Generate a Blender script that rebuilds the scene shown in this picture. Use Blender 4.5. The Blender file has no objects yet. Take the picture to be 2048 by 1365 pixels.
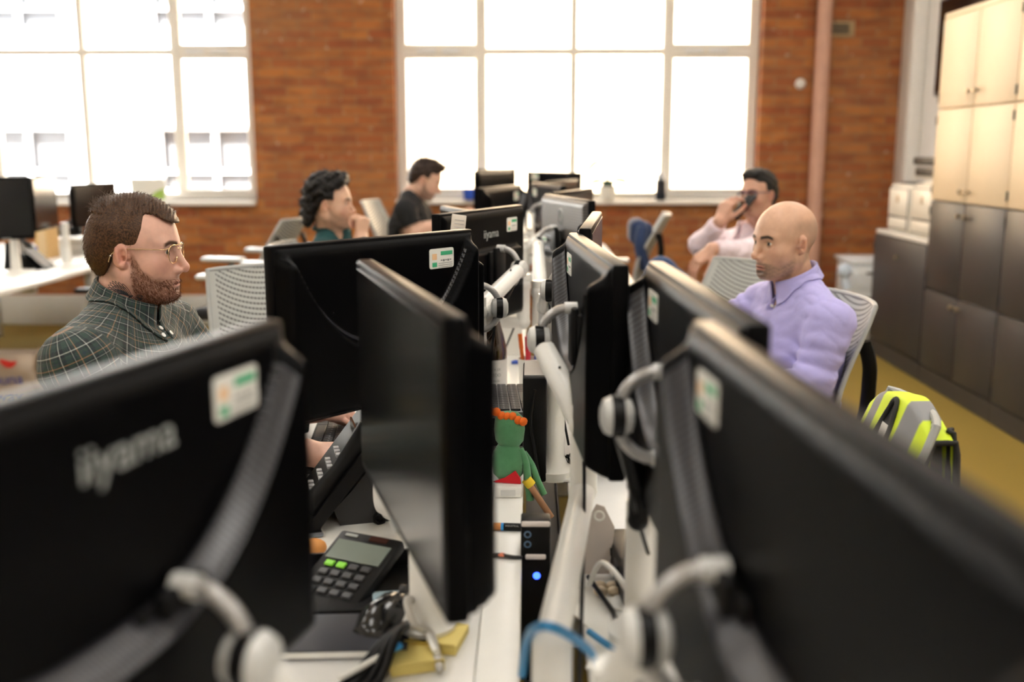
import bpy, bmesh, math, random
import numpy as np
from mathutils import Vector, Matrix

PI = math.pi
rnd = random.Random(7)
SC = bpy.context.scene
COL = SC.collection

# ------------------------------------------------------------------ camera
CAM_H = 1.45
PITCH = math.atan(382.5 / 2048.0)
YAW = math.atan(36 * math.cos(PITCH) / 2048.0)
cam = bpy.data.cameras.new('camera')
cam.sensor_width = 36.0
cam.lens = 36.0
cam.clip_start = 0.05
cam.clip_end = 200
cam.dof.use_dof = True
cam.dof.focus_distance = 2.22
cam.dof.aperture_fstop = 2.0
cam.dof.aperture_blades = 9
camo = bpy.data.objects.new('camera', cam)
COL.objects.link(camo)
camo.location = (0, 0, CAM_H)
camo.rotation_euler = (PI / 2 - PITCH, 0, YAW)
SC.camera = camo

# ------------------------------------------------------------------ sky, sun, exposure
SC.view_settings.view_transform = 'Standard'
SC.view_settings.look = 'None'
SC.view_settings.exposure = 0.58
SC.view_settings.gamma = 1.0
SC.view_settings.use_curve_mapping = False
w = bpy.data.worlds.new('sky')
SC.world = w
w.use_nodes = True
bg = w.node_tree.nodes['Background']
bg.inputs[0].default_value = (0.93, 0.97, 1.0, 1)
bg.inputs[1].default_value = 9.5
sun = bpy.data.lights.new('sun', 'SUN')
sun.energy = 36.0
sun.angle = math.radians(3)
sun.color = (1.0, 0.96, 0.90)
suno = bpy.data.objects.new('sun', sun)
COL.objects.link(suno)
suno.rotation_euler = (math.radians(48), 0, math.radians(-22))
SC.cycles.use_denoising = True
SC.cycles.max_bounces = 10
SC.cycles.diffuse_bounces = 5
SC.cycles.glossy_bounces = 4
SC.cycles.transparent_max_bounces = 12
SC.cycles.sample_clamp_indirect = 8.0
SC.cycles.caustics_reflective = False
SC.cycles.caustics_refractive = False

# ------------------------------------------------------------------ helpers: unprojection of a measured pixel at a known depth
_fw = np.array([-math.sin(YAW) * math.cos(PITCH), math.cos(YAW) * math.cos(PITCH), -math.sin(PITCH)])
_rt = np.array([math.cos(YAW), math.sin(YAW), 0.0])
_up = np.cross(_rt, _fw)
def _ray(px, py): return _fw * 2048.0 + _rt * (px - 1024.0) - _up * (py - 682.5)
def at(px, py, Y):
    d = _ray(px, py); t = Y / d[1]
    return Vector((d[0] * t, d[1] * t, CAM_H + d[2] * t))
def atz(px, py, Z):
    d = _ray(px, py); t = (Z - CAM_H) / d[2]
    return Vector((d[0] * t, d[1] * t, Z))

# ------------------------------------------------------------------ helpers: materials
MATS = {}
def _nodes(m):
    m.use_nodes = True
    nt = m.node_tree
    return nt, nt.nodes['Principled BSDF'], nt.nodes['Material Output']
def N(nt, typ, **kw):
    n = nt.nodes.new(typ)
    for k, v in kw.items():
        if k.startswith('i_'):
            key = k[2:]
            key = int(key) if key.isdigit() else key.replace('_', ' ')
            n.inputs[key].default_value = v
        else: setattr(n, k, v)
    return n
def L(nt, a, b): nt.links.new(a, b)
def mth(nt, op, a, b=None, c=None):
    n = nt.nodes.new('ShaderNodeMath'); n.operation = op
    for i, x in enumerate((a, b, c)):
        if x is None: continue
        if isinstance(x, (int, float)): n.inputs[i].default_value = x
        else: L(nt, x, n.inputs[i])
    return n.outputs[0]
def mixc(nt, fac, a, b, mode='MIX'):
    n = nt.nodes.new('ShaderNodeMix'); n.data_type = 'RGBA'; n.blend_type = mode; n.clamp_factor = True
    for sock, x in ((n.inputs[0], fac), (n.inputs[6], a), (n.inputs[7], b)):
        if isinstance(x, (int, float)): sock.default_value = x
        elif isinstance(x, tuple): sock.default_value = (x[0], x[1], x[2], 1)
        else: L(nt, x, sock)
    return n.outputs[2]
def mat(name, col, rough=0.5, metal=0.0, var=0.07, vs=30.0, bump=0.0, bs=300.0, spec=0.5, coat=0.0, sheen=0.0, sss=0.0):
    if name in MATS: return MATS[name]
    m = bpy.data.materials.new(name); nt, b, out = _nodes(m)
    tc = N(nt, 'ShaderNodeTexCoord')
    nz = N(nt, 'ShaderNodeTexNoise', i_Scale=vs, i_Detail=4.0)
    L(nt, tc.outputs['Object'], nz.inputs['Vector'])
    lo = tuple(c * (1 - var) for c in col); hi = tuple(min(1, c * (1 + var)) for c in col)
    L(nt, mixc(nt, nz.outputs[0], lo, hi), b.inputs['Base Color'])
    b.inputs['Roughness'].default_value = rough
    b.inputs['Metallic'].default_value = metal
    b.inputs['Specular IOR Level'].default_value = spec
    b.inputs['Coat Weight'].default_value = coat
    b.inputs['Sheen Weight'].default_value = sheen
    if sss:
        b.inputs['Subsurface Weight'].default_value = sss
        b.inputs['Subsurface Radius'].default_value = (0.012, 0.005, 0.003)
        b.inputs['Subsurface Scale'].default_value = 0.5
    if bump:
        nb = N(nt, 'ShaderNodeTexNoise', i_Scale=bs, i_Detail=3.0)
        L(nt, tc.outputs['Object'], nb.inputs['Vector'])
        bp = N(nt, 'ShaderNodeBump', i_Strength=bump, i_Distance=0.002)
        L(nt, nb.outputs[0], bp.inputs['Height']); L(nt, bp.outputs[0], b.inputs['Normal'])
    MATS[name] = m
    return m
def emat(name, col, s):
    if name in MATS: return MATS[name]
    m = bpy.data.materials.new(name); nt, b, out = _nodes(m)
    b.inputs['Base Color'].default_value = (*col, 1)
    b.inputs['Emission Color'].default_value = (*col, 1)
    b.inputs['Emission Strength'].default_value = s
    MATS[name] = m
    return m
def glassmat(name, tint=(1, 1, 1), gloss=0.08, rough=0.0):
    if name in MATS: return MATS[name]
    m = bpy.data.materials.new(name); nt, b, out = _nodes(m)
    nt.nodes.remove(b)
    t = N(nt, 'ShaderNodeBsdfTransparent'); t.inputs[0].default_value = (*tint, 1)
    g = N(nt, 'ShaderNodeBsdfGlossy', i_Roughness=rough)
    fr = N(nt, 'ShaderNodeFresnel', i_IOR=1.45)
    mx = N(nt, 'ShaderNodeMixShader')
    L(nt, mth(nt, 'MULTIPLY', fr.outputs[0], gloss * 10), mx.inputs[0])
    L(nt, t.outputs[0], mx.inputs[1]); L(nt, g.outputs[0], mx.inputs[2]); L(nt, mx.outputs[0], out.inputs[0])
    MATS[name] = m
    return m

# ------------------------------------------------------------------ helpers: mesh building
def TR(loc=(0, 0, 0), rot=(0, 0, 0)):
    return Matrix.Translation(Vector(loc)) @ Matrix.Rotation(rot[2], 4, 'Z') @ Matrix.Rotation(rot[1], 4, 'Y') @ Matrix.Rotation(rot[0], 4, 'X')
def FR(o, zdir, xhint=(1, 0, 0)):
    z = Vector(zdir).normalized(); x = Vector(xhint); x = x - z * x.dot(z)
    if x.length < 1e-5: x = Vector((0, 1, 0)) - z * z.y
    x.normalize(); y = z.cross(x)
    M = Matrix.Identity(4)
    for i in range(3): M[i][0] = x[i]; M[i][1] = y[i]; M[i][2] = z[i]; M[i][3] = o[i]
    return M
class MB:
    def __init__(s): s.v = []; s.f = []
    def add(s, vs, fs, M=None):
        o = len(s.v)
        s.v += [tuple(M @ Vector(p)) for p in vs] if M is not None else [tuple(p) for p in vs]
        s.f += [tuple(i + o for i in q) for q in fs]
        return s
    def box(s, c, d, M=None, bev=0.0, seg=2):
        x, y, z = (k / 2 for k in d)
        vs = [(c[0] + i * x, c[1] + j * y, c[2] + k * z) for i in (-1, 1) for j in (-1, 1) for k in (-1, 1)]
        fs = [(0, 1, 3, 2), (4, 6, 7, 5), (0, 4, 5, 1), (2, 3, 7, 6), (0, 2, 6, 4), (1, 5, 7, 3)]
        if bev <= 0: return s.add(vs, fs, M)
        bm = bmesh.new(); bv = [bm.verts.new(p) for p in vs]
        for q in fs: bm.faces.new([bv[i] for i in q])
        bmesh.ops.bevel(bm, geom=list(bm.edges), offset=min(bev, 0.49 * min(d)), segments=seg, affect='EDGES', profile=0.5)
        bm.verts.index_update()
        s.add([p.co.copy() for p in bm.verts], [tuple(p.index for p in q.verts) for q in bm.faces], M); bm.free()
        return s
    def loft(s, rings, caps=(True, True), closed=True, M=None):
        n = len(rings[0]); vs = [p for r in rings for p in r]; fs = []
        for i in range(len(rings) - 1):
            for j in range(n if closed else n - 1):
                k = (j + 1) % n
                fs.append((i * n + j, i * n + k, (i + 1) * n + k, (i + 1) * n + j))
        if closed and caps[0]: fs.append(tuple(range(n - 1, -1, -1)))
        if closed and caps[1]: fs.append(tuple((len(rings) - 1) * n + j for j in range(n)))
        return s.add(vs, fs, M)
    def tube(s, pts, r, n=10, M=None, caps=(True, True), flat=1.0):
        pts = [Vector(p) for p in pts]; m = len(pts)
        rs = r if isinstance(r, (list, tuple)) else [r] * m
        rings = []; x = None
        for i in range(m):
            t = (pts[min(i + 1, m - 1)] - pts[max(i - 1, 0)])
            t = t.normalized() if t.length > 1e-9 else Vector((0, 0, 1))
            if x is None:
                x = t.orthogonal().normalized()
            x = x - t * x.dot(t); x.normalize(); y = t.cross(x)
            rings.append([pts[i] + x * rs[i] * math.cos(2 * PI * k / n) + y * rs[i] * flat * math.sin(2 * PI * k / n) for k in range(n)])
        return s.loft(rings, caps, True, M)
    def lathe(s, prof, n=24, M=None, caps=(True, True)):
        return s.loft([[(r * math.cos(2 * PI * k / n), r * math.sin(2 * PI * k / n), z) for k in range(n)] for r, z in prof], caps, True, M)
    def ball(s, c, r, M=None, n=16, m=10):
        if not isinstance(r, (list, tuple)): r = (r, r, r)
        rings = []
        for i in range(m + 1):
            a = -PI / 2 + PI * min(max(i / m, 0.02), 0.98)
            rings.append([(c[0] + r[0] * math.cos(a) * math.cos(2 * PI * k / n), c[1] + r[1] * math.cos(a) * math.sin(2 * PI * k / n), c[2] + r[2] * math.sin(a)) for k in range(n)])
        return s.loft(rings, (True, True), True, M)
    def prism(s, poly, z0, z1, M=None):
        return s.loft([[(p[0], p[1], z0) for p in poly], [(p[0], p[1], z1) for p in poly]], (True, True), True, M)
    def grid(s, fn, nu, nv, M=None, flip=False):
        vs = [fn(i / nu, j / nv) for i in range(nu + 1) for j in range(nv + 1)]
        fs = []
        for i in range(nu):
            for j in range(nv):
                a = i * (nv + 1) + j; q = (a, a + nv + 1, a + nv + 2, a + 1)
                fs.append(q[::-1] if flip else q)
        return s.add(vs, fs, M)
    def build(s, name, m, parent=None, smooth=True, ang=38):
        me = bpy.data.meshes.new(name); me.from_pydata(s.v, [], s.f); me.update()
        bm = bmesh.new(); bm.from_mesh(me); bmesh.ops.recalc_face_normals(bm, faces=bm.faces); bm.to_mesh(me); bm.free()
        if smooth:
            me.polygons.foreach_set('use_smooth', [True] * len(me.polygons))
            me.set_sharp_from_angle(angle=math.radians(ang))
        me.materials.append(m)
        o = bpy.data.objects.new(name, me); COL.objects.link(o)
        if parent is not None: o.parent = parent
        return o
def rrect(w, h, r, n=5):
    out = []
    for cx, cy, a in ((w / 2 - r, h / 2 - r, 0), (-w / 2 + r, h / 2 - r, 90), (-w / 2 + r, -h / 2 + r, 180), (w / 2 - r, -h / 2 + r, 270)):
        for i in range(n + 1):
            t = math.radians(a + 90 * i / n); out.append((cx + r * math.cos(t), cy + r * math.sin(t)))
    return out
def arc(c, r, a0, a1, n, u=(1, 0, 0), v=(0, 0, 1)):
    c = Vector(c); u = Vector(u); v = Vector(v)
    return [c + u * r * math.cos(a0 + (a1 - a0) * i / n) + v * r * math.sin(a0 + (a1 - a0) * i / n) for i in range(n + 1)]
def bez(pts, n=24):
    pts = [Vector(p) for p in pts]; out = []
    P = [pts[0]] + pts + [pts[-1]]
    for i in range(1, len(P) - 2):
        for k in range(n):
            t = k / n
            a, b, c, d = P[i - 1], P[i], P[i + 1], P[i + 2]
            out.append(0.5 * ((2 * b) + (c - a) * t + (2 * a - 5 * b + 4 * c - d) * t * t + (3 * b - a - 3 * c + d) * t ** 3))
    out.append(pts[-1])
    return out
def tag(o, label, cat, group=None, kind=None):
    o['label'] = label; o['category'] = cat
    if group: o['group'] = group
    if kind: o['kind'] = kind
    return o
def thing(name, label, cat, loc=(0, 0, 0), rz=0.0, group=None):
    o = bpy.data.objects.new(name, None); COL.objects.link(o)
    o.empty_display_size = 0.05
    o.location = loc; o.rotation_euler = (0, 0, rz)
    return tag(o, label, cat, group)
def struct(o):
    o['kind'] = 'structure'
    return o
def text(name, s, size, m, parent, M, ext=0.0004, align='CENTER', sx=1.0):
    cu = bpy.data.curves.new(name, 'FONT'); cu.body = s; cu.size = size; cu.extrude = ext; cu.align_x = align; cu.align_y = 'CENTER'
    t = bpy.data.objects.new(name + '_curve', cu); COL.objects.link(t)
    dg = bpy.context.evaluated_depsgraph_get(); me = bpy.data.meshes.new_from_object(t.evaluated_get(dg))
    bpy.data.objects.remove(t); bpy.data.curves.remove(cu)
    me.transform(M @ Matrix.Diagonal((sx, 1, 1, 1))); me.materials.clear(); me.materials.append(m); me.name = name
    o = bpy.data.objects.new(name, me); COL.objects.link(o)
    if parent is not None: o.parent = parent
    return o
def copy_tree(o, parent=None):
    c = o.copy(); COL.objects.link(c)
    if parent is not None: c.parent = parent
    for ch in list(o.children): copy_tree(ch, c)
    return c

# ------------------------------------------------------------------ room materials
def brickmat(name, c1, c2, cm, dark):
    m = bpy.data.materials.new(name); nt, b, out = _nodes(m)
    tc = N(nt, 'ShaderNodeTexCoord'); sp = N(nt, 'ShaderNodeSeparateXYZ'); cb = N(nt, 'ShaderNodeCombineXYZ')
    L(nt, tc.outputs['Object'], sp.inputs[0])
    L(nt, mth(nt, 'ADD', sp.outputs[0], sp.outputs[1]), cb.inputs[0]); L(nt, sp.outputs[2], cb.inputs[1])
    br = N(nt, 'ShaderNodeTexBrick', i_Scale=1.0, i_Mortar_Size=0.006, i_Mortar_Smooth=0.35, i_Bias=0.0, i_Brick_Width=0.225, i_Row_Height=0.075)
    br.inputs['Color1'].default_value = (*c1, 1); br.inputs['Color2'].default_value = (*c2, 1); br.inputs['Mortar'].default_value = (*cm, 1)
    L(nt, cb.outputs[0], br.inputs['Vector'])
    n1 = N(nt, 'ShaderNodeTexNoise', i_Scale=1.3, i_Detail=6.0, i_Roughness=0.65); L(nt, cb.outputs[0], n1.inputs['Vector'])
    mp = N(nt, 'ShaderNodeMapping'); mp.inputs['Scale'].default_value = (4.4, 13.3, 1); L(nt, cb.outputs[0], mp.inputs[0])
    n2 = N(nt, 'ShaderNodeTexNoise', i_Scale=1.0, i_Detail=2.0); L(nt, mp.outputs[0], n2.inputs['Vector'])
    r1 = N(nt, 'ShaderNodeValToRGB'); r1.color_ramp.elements[0].position = 0.40; r1.color_ramp.elements[1].position = 0.68
    L(nt, n2.outputs[0], r1.inputs[0])
    c = mixc(nt, mth(nt, 'MULTIPLY', r1.outputs[0], 0.55), br.outputs[0], dark)
    r2 = N(nt, 'ShaderNodeValToRGB'); r2.color_ramp.elements[0].position = 0.48; r2.color_ramp.elements[1].position = 0.75
    L(nt, n1.outputs[0], r2.inputs[0])
    c = mixc(nt, mth(nt, 'MULTIPLY', r2.outputs[0], 0.5), c, cm)
    n3 = N(nt, 'ShaderNodeTexNoise', i_Scale=17.0, i_Detail=1.0); L(nt, cb.outputs[0], n3.inputs['Vector'])
    r3 = N(nt, 'ShaderNodeValToRGB'); r3.color_ramp.elements[0].position = 0.70; r3.color_ramp.elements[1].position = 0.74
    L(nt, n3.outputs[0], r3.inputs[0])
    c = mixc(nt, mth(nt, 'MULTIPLY', r3.outputs[0], 0.5), c, (0.62, 0.45, 0.34))
    L(nt, c, b.inputs['Base Color']); b.inputs['Roughness'].default_value = 0.75
    bp = N(nt, 'ShaderNodeBump', i_Strength=0.6, i_Distance=0.01)
    L(nt, br.outputs['Fac'], bp.inputs['Height']); bp.invert = True
    L(nt, bp.outputs[0], b.inputs['Normal'])
    return m
M_BRICK = brickmat('brick', (0.48, 0.175, 0.038), (0.34, 0.088, 0.022), (0.36, 0.19, 0.085), (0.14, 0.042, 0.017))
M_BRICKPALE = brickmat('pale_brick', (0.80, 0.62, 0.40), (0.76, 0.56, 0.36), (0.78, 0.64, 0.46), (0.72, 0.50, 0.32))
M_WHITE = mat('white_paint', (0.80, 0.78, 0.75), 0.5)
M_FRAME = mat('window_paint', (0.88, 0.85, 0.80), 0.4, var=0.04)
M_CEIL = mat('ceiling_paint', (0.82, 0.80, 0.77), 0.8, var=0.03)
M_RENDER = mat('white_render', (0.86, 0.84, 0.80), 0.8, var=0.03, vs=3)
M_TRUNK = mat('trunking_grey', (0.62, 0.62, 0.60), 0.45)
M_GLASS = glassmat('window_glass', (0.97, 0.98, 0.98), 0.06)
def carpet():
    m = bpy.data.materials.new('carpet'); nt, b, out = _nodes(m)
    tc = N(nt, 'ShaderNodeTexCoord')
    n1 = N(nt, 'ShaderNodeTexNoise', i_Scale=260.0, i_Detail=2.0); L(nt, tc.outputs['Object'], n1.inputs['Vector'])
    n2 = N(nt, 'ShaderNodeTexNoise', i_Scale=2.5, i_Detail=5.0); L(nt, tc.outputs['Object'], n2.inputs['Vector'])
    c = mixc(nt, n1.outputs[0], (0.175, 0.115, 0.011), (0.29, 0.195, 0.024))
    c = mixc(nt, mth(nt, 'MULTIPLY', n2.outputs[0], 0.3), c, (0.20, 0.14, 0.025))
    L(nt, c, b.inputs['Base Color']); b.inputs['Roughness'].default_value = 0.7; b.inputs['Sheen Weight'].default_value = 0.04; b.inputs['Specular IOR Level'].default_value = 0.25
    bp = N(nt, 'ShaderNodeBump', i_Strength=0.35, i_Distance=0.004); L(nt, n1.outputs[0], bp.inputs['Height']); L(nt, bp.outputs[0], b.inputs['Normal'])
    return m
M_CARPET = carpet()

# ------------------------------------------------------------------ room shell
XL, XR, YB, YF, ZC = -7.0, 3.0, 8.5, -4.0, 3.6
struct(MB().box(((XL + XR) / 2, (YB + YF) / 2, -0.05), (XR - XL + 0.6, YB - YF + 0.9, 0.1)).build('floor', M_CARPET, smooth=False))
struct(MB().box(((XL + XR) / 2, (YB + YF) / 2, ZC + 0.05), (XR - XL + 0.6, YB - YF + 0.9, 0.1)).build('ceiling', M_CEIL, smooth=False))
W1 = (-6.0, -2.255, 1.04, 3.25); W2 = (-1.10, 1.855, 1.05, 3.25)
wb = MB()
def wseg(x0, x1, z0, z1): wb.box(((x0 + x1) / 2, YB + 0.16, (z0 + z1) / 2), (x1 - x0, 0.32, z1 - z0))
wseg(XL - 0.3, W1[0], 0, ZC); wseg(W1[0], W1[1], 0, W1[2]); wseg(W1[0], W1[1], W1[3], ZC)
wseg(W1[1], W2[0], 0, ZC); wseg(W2[0], W2[1], 0, W2[2]); wseg(W2[0], W2[1], W2[3], ZC); wseg(W2[1], XR + 0.3, 0, ZC)
struct(wb.build('wall_back', M_BRICK, smooth=False))
struct(MB().box((XR + 0.15, (YB + YF) / 2, ZC / 2), (0.3, YB - YF, ZC)).build('wall_right', M_WHITE, smooth=False))
struct(MB().box((XL - 0.15, (YB + YF) / 2, ZC / 2), (0.3, YB - YF, ZC)).build('wall_left', M_WHITE, smooth=False))
struct(MB().box(((XL + XR) / 2, YF - 0.15, ZC / 2), (XR - XL + 0.6, 0.3, ZC)).build('wall_front', M_WHITE, smooth=False))
struct(MB().box(((XL - 2.3) / 2 - 0.0, YB - 0.03, 0.125), (abs(XL) - 0.1, 0.06, 0.25), bev=0.008).build('baseboard_back', M_TRUNK))
# white boxed corner on the right wall beside the brick
struct(MB().box((XR - 0.02, 8.33, ZC / 2), (0.04, 0.34, ZC), bev=0.006).box((XR - 0.05, 8.12, ZC / 2), (0.10, 0.09, ZC), bev=0.012).build('trim_1', M_WHITE))
# painted rainwater pipe in front of the brick
M_PIPE = mat('pink_pipe_paint', (0.62, 0.36, 0.27), 0.5, var=0.18, vs=9)
pp = MB().tube([(2.315, 8.43, 0), (2.315, 8.43, ZC)], 0.058, 18)
for z in (0.9, 2.9): pp.tube([(2.315, 8.43, z), (2.315, 8.43, z + 0.05)], 0.068, 18)
struct(pp.build('trim_2', M_PIPE))

def window(n, x0, x1, z0, z1, mull, casements, zt=2.24):
    yb = YB + 0.17
    fr = MB(); t = 0.055
    def bar(xa, xb, za, zb, d=0.07, y=yb): fr.box(((xa + xb) / 2, y, (za + zb) / 2), (xb - xa, d, zb - za), bev=0.008)
    bar(x0, x0 + t, z0, z1); bar(x1 - t, x1, z0, z1); bar(x0 + t, x1 - t, z0, z0 + t); bar(x0 + t, x1 - t, z1 - t, z1)
    xs = [x0 + t] + list(mull) + [x1 - t]
    for x in mull: bar(x - 0.03, x + 0.03, z0 + t, z1 - t)
    for a, b in zip(xs[:-1], xs[1:]):
        a2 = a if a == xs[0] else a + 0.03; b2 = b if b == xs[-1] else b - 0.03
        bar(a2, b2, zt - 0.028, zt + 0.028)
    for k in casements:
        a = xs[k] + (0 if k == 0 else 0.03); b = xs[k + 1] - (0 if k == len(xs) - 2 else 0.03)
        for za, zb in ((z0 + t, zt - 0.028), (zt + 0.028, z1 - t)):
            s = 0.032; y = yb - 0.018
            bar(a, a + s, za, zb, 0.05, y); bar(b - s, b, za, zb, 0.05, y); bar(a + s, b - s, za, za + s, 0.05, y); bar(a + s, b - s, zb - s, zb, 0.05, y)
    f = struct(fr.build('window_%d' % n, M_FRAME, smooth=False))
    MB().box(((x0 + x1) / 2, yb + 0.01, (z0 + z1) / 2), (x1 - x0 - 0.02, 0.006, z1 - z0 - 0.02)).build('glass', M_GLASS, f, smooth=False)
    MB().box(((x0 + x1) / 2, YB + 0.04, z0 - 0.02), (x1 - x0 - 0.004, 0.22, 0.04), bev=0.008).build('window_sill', M_FRAME, f)
    hd = MB()
    for k in casements:
        xm = (xs[k] + xs[k + 1]) / 2
        for q in (-0.13, 0.07): hd.box((xm + q, yb - 0.055, zt), (0.15, 0.03, 0.03), bev=0.008)
    hd.build('casement_stay', mat('stay_white', (0.85, 0.87, 0.9), 0.3), f)
    return f
window(1, *W1, (-5.25, -4.45, -3.69, -2.925), (4,))
window(2, *W2, (-0.388, 0.354, 1.109), (0, 3))

# ------------------------------------------------------------------ buildings across the yard (seen through the glass)
YA = 13.0
M_DIM = mat('dim_glass', (0.075, 0.076, 0.082), 0.6, var=0.35, vs=1.5)
fa = MB()
cols = [(-9.2, -8.0), (-6.95, -5.80), (-4.72, -3.25)]
def fseg(x0, x1, z0, z1): fa.box(((x0 + x1) / 2, YA + 0.2, (z0 + z1) / 2), (x1 - x0, 0.4, z1 - z0))
xs = [-12.0]
for a, b in cols: xs += [a, b]
xs.append(-2.35)
for i in range(0, len(xs), 2): fseg(xs[i], xs[i + 1], -1, 6)
for a, b in cols:
    fseg(a, b, -1, 0.9); fseg(a, b, 1.75, 2.9); fseg(a, b, 4.3, 6)
fac = struct(fa.build('wall_opposite', M_RENDER, smooth=False))
M_FRAMEOUT = mat('far_frame_paint', (0.75, 0.76, 0.78), 0.4)
for a, b in cols:
    for z0, z1 in ((0.9, 1.75), (2.9, 4.3)):
        f = MB(); m_ = (a + b) / 2
        for x in (a + 0.03, m_, b - 0.03): f.box((x, YA + 0.16, (z0 + z1) / 2), (0.06, 0.06, z1 - z0))
        for z in (z0 + 0.03, z0 + 0.28, z1 - 0.03): f.box((m_, YA + 0.16, z), (b - a, 0.06, 0.06))
        fo = f.build('opposite_window', M_FRAMEOUT, fac, smooth=False)
        MB().box((m_, YA + 0.25, (z0 + z1) / 2), (b - a, 0.02, z1 - z0)).build('pane', M_DIM, fo, smooth=False)
pb = MB().box((3.5, YA - 0.6, 2.5), (11.7, 0.4, 7.0))
struct(pb.build('wall_yard', M_BRICKPALE, smooth=False))
struct(MB().box((0, 11.5, -0.06), (30, 5.4, 0.1)).build('ground', mat('yard_concrete', (0.6, 0.58, 0.55), 0.8), smooth=False))
dp = thing('drainpipe', 'pale downpipe on the yard wall behind the left casement of the middle window', 'pipe', (-1.45, YA - 0.86, 0))
MB().tube([(0, 0, 0), (0, 0, 6)], 0.05, 12).build('pipe', mat('pale_pipe', (0.6, 0.62, 0.66), 0.5), dp)
for z in (2.2, 4.2): MB().tube([(0, 0, z), (0, 0, z + 0.1)], 0.075, 12).build('collar', MATS['pale_pipe'], dp)

# ------------------------------------------------------------------ ceiling lights (lit office panels)
M_LAMP = emat('lamp_panel', (1.0, 0.965, 0.91), 7.0)
M_LAMPF = mat('lamp_frame', (0.8, 0.8, 0.8), 0.4)
for i, x in enumerate((-4.6, -2.0, 0.35, 2.2)):
    for j, y in enumerate((-1.8, 0.6, 3.0, 5.6)):
        row = ('nearest the front wall', 'over the near bench', 'over the middle bench', 'over the window bench')[j]
        colm = ('far left', 'left of centre', 'right of centre', 'over the cabinets')[i]
        t = thing('ceiling_light', 'flush white ceiling light panel, %s, %s' % (colm, row), 'ceiling light', (x, y, ZC), 0, 'ceiling lights')
        fr = MB()
        for a in (-1, 1): fr.box((a * 0.31, 0, -0.02), (0.03, 1.25, 0.04)); fr.box((0, a * 0.61, -0.02), (0.59, 0.03, 0.04))
        fr.build('lamp_frame', M_LAMPF, t, smooth=False)
        MB().box((0, 0, -0.018), (0.59, 1.19, 0.012)).build('diffuser', M_LAMP, t, smooth=False)

# ------------------------------------------------------------------ cabinets on the right
M_CREAM = mat('cream_cabinet', (0.74, 0.60, 0.42), 0.45, var=0.03, spec=0.2)
M_GREYC = mat('grey_cabinet', (0.045, 0.042, 0.043), 0.42, var=0.04, spec=0.25)
M_KNOB = mat('brass_knob', (0.30, 0.25, 0.18), 0.35, metal=0.9)
M_GAP = mat('dark_gap', (0.03, 0.03, 0.03), 0.8)
def cabinet(name, label, y0, y1, z0, z1, m, knob_z, ndoor=2, plinth=0.0, x0=2.475, x1=2.97, group=None, km=None):
    # y0 > y1 : far end first
    t = thing(name, label, 'cabinet', ((x0 + x1) / 2, (y0 + y1) / 2, z0), 0, group)
    D = x1 - x0; W_ = y0 - y1; Hh = z1 - z0
    MB().box((0.012, 0, Hh / 2), (D - 0.024, W_ - 0.004, Hh), bev=0.004).build('carcass', m, t)
    if plinth: MB().box((-D / 2 + 0.014, 0, plinth / 2), (0.02, W_ - 0.006, plinth - 0.006)).build('plinth', m, t)
    for k in range(ndoor):
        w2 = W_ / ndoor; yc = W_ / 2 - w2 * (k + 0.5)
        d = MB().box((-D / 2 + 0.012, yc, (Hh + plinth) / 2), (0.022, w2 - 0.008, Hh - plinth - 0.010), bev=0.004).build('door', m, t)
        yk = yc + (w2 / 2 - 0.045) * (1 if k == 1 else -1) if ndoor == 2 else yc - 0.02
        MB().lathe([(0.006, 0), (0.006, 0.014), (0.015, 0.018), (0.016, 0.026), (0.011, 0.031)], 16, FR((-D / 2, yk, knob_z - z0), (-1, 0, 0))).build('knob', km or M_KNOB, d)
        ye = yc + (w2 / 2 - 0.004) * (-1 if k == 1 else 1)
        for q in (0.12, 0.88): MB().box((-D / 2 - 0.001, ye, plinth + (Hh - plinth) * q), (0.006, 0.008, 0.05)).build('hinge', M_GAP, d)
    return t
cols_y = ((6.42, 5.40, 'farther'), (5.40, 4.38, 'nearer'))
for y0, y1, nm in cols_y:
    cabinet('storage_cabinet', 'grey two-door cabinet standing on the carpet, lowest of the %s stack' % nm, y0, y1, 0, 0.60, M_GREYC, 0.545, plinth=0.115, group='grey cabinets')
    cabinet('storage_cabinet', 'grey two-door cabinet directly beneath the cream ones in the %s stack' % nm, y0, y1, 0.60, 1.147, M_GREYC, 1.075, group='grey cabinets')
    cabinet('storage_cabinet', 'cream two-door cabinet resting on the grey ones in the %s stack' % nm, y0, y1, 1.147, 1.69, M_CREAM, 1.215, group='cream cabinets')
    cabinet('storage_cabinet', 'cream two-door cabinet at the very top of the %s stack' % nm, y0, y1, 1.69, 2.22, M_CREAM, 1.775, group='cream cabinets')
cabinet('side_cabinet', 'low grey single-door cabinet with cream boxes on top', 7.41, 6.425, 0, 0.865, M_GREYC, 0.74, ndoor=1, plinth=0.115)
# top panel of the low cabinet is pale laminate, a worktop of its own
tag(MB().box((2.735, 6.917, 0.88), (0.50, 0.985, 0.028), bev=0.004).build('cover_board', mat('pale_laminate', (0.74, 0.72, 0.68), 0.4)), 'pale laminate top board lying on the low grey cabinet', 'worktop')
tag(MB().box((2.742, 7.424, 0.43), (0.47, 0.022, 0.855), bev=0.003).build('side_board', MATS['pale_laminate']), 'pale end panel closing the window end of the low cabinet', 'panel')
tag(MB().box((2.735, 5.40, 2.235), (0.50, 2.06, 0.03), bev=0.004).build('cover_board', M_CREAM), 'cream cover board along the top of both tall stacks', 'worktop')
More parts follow.
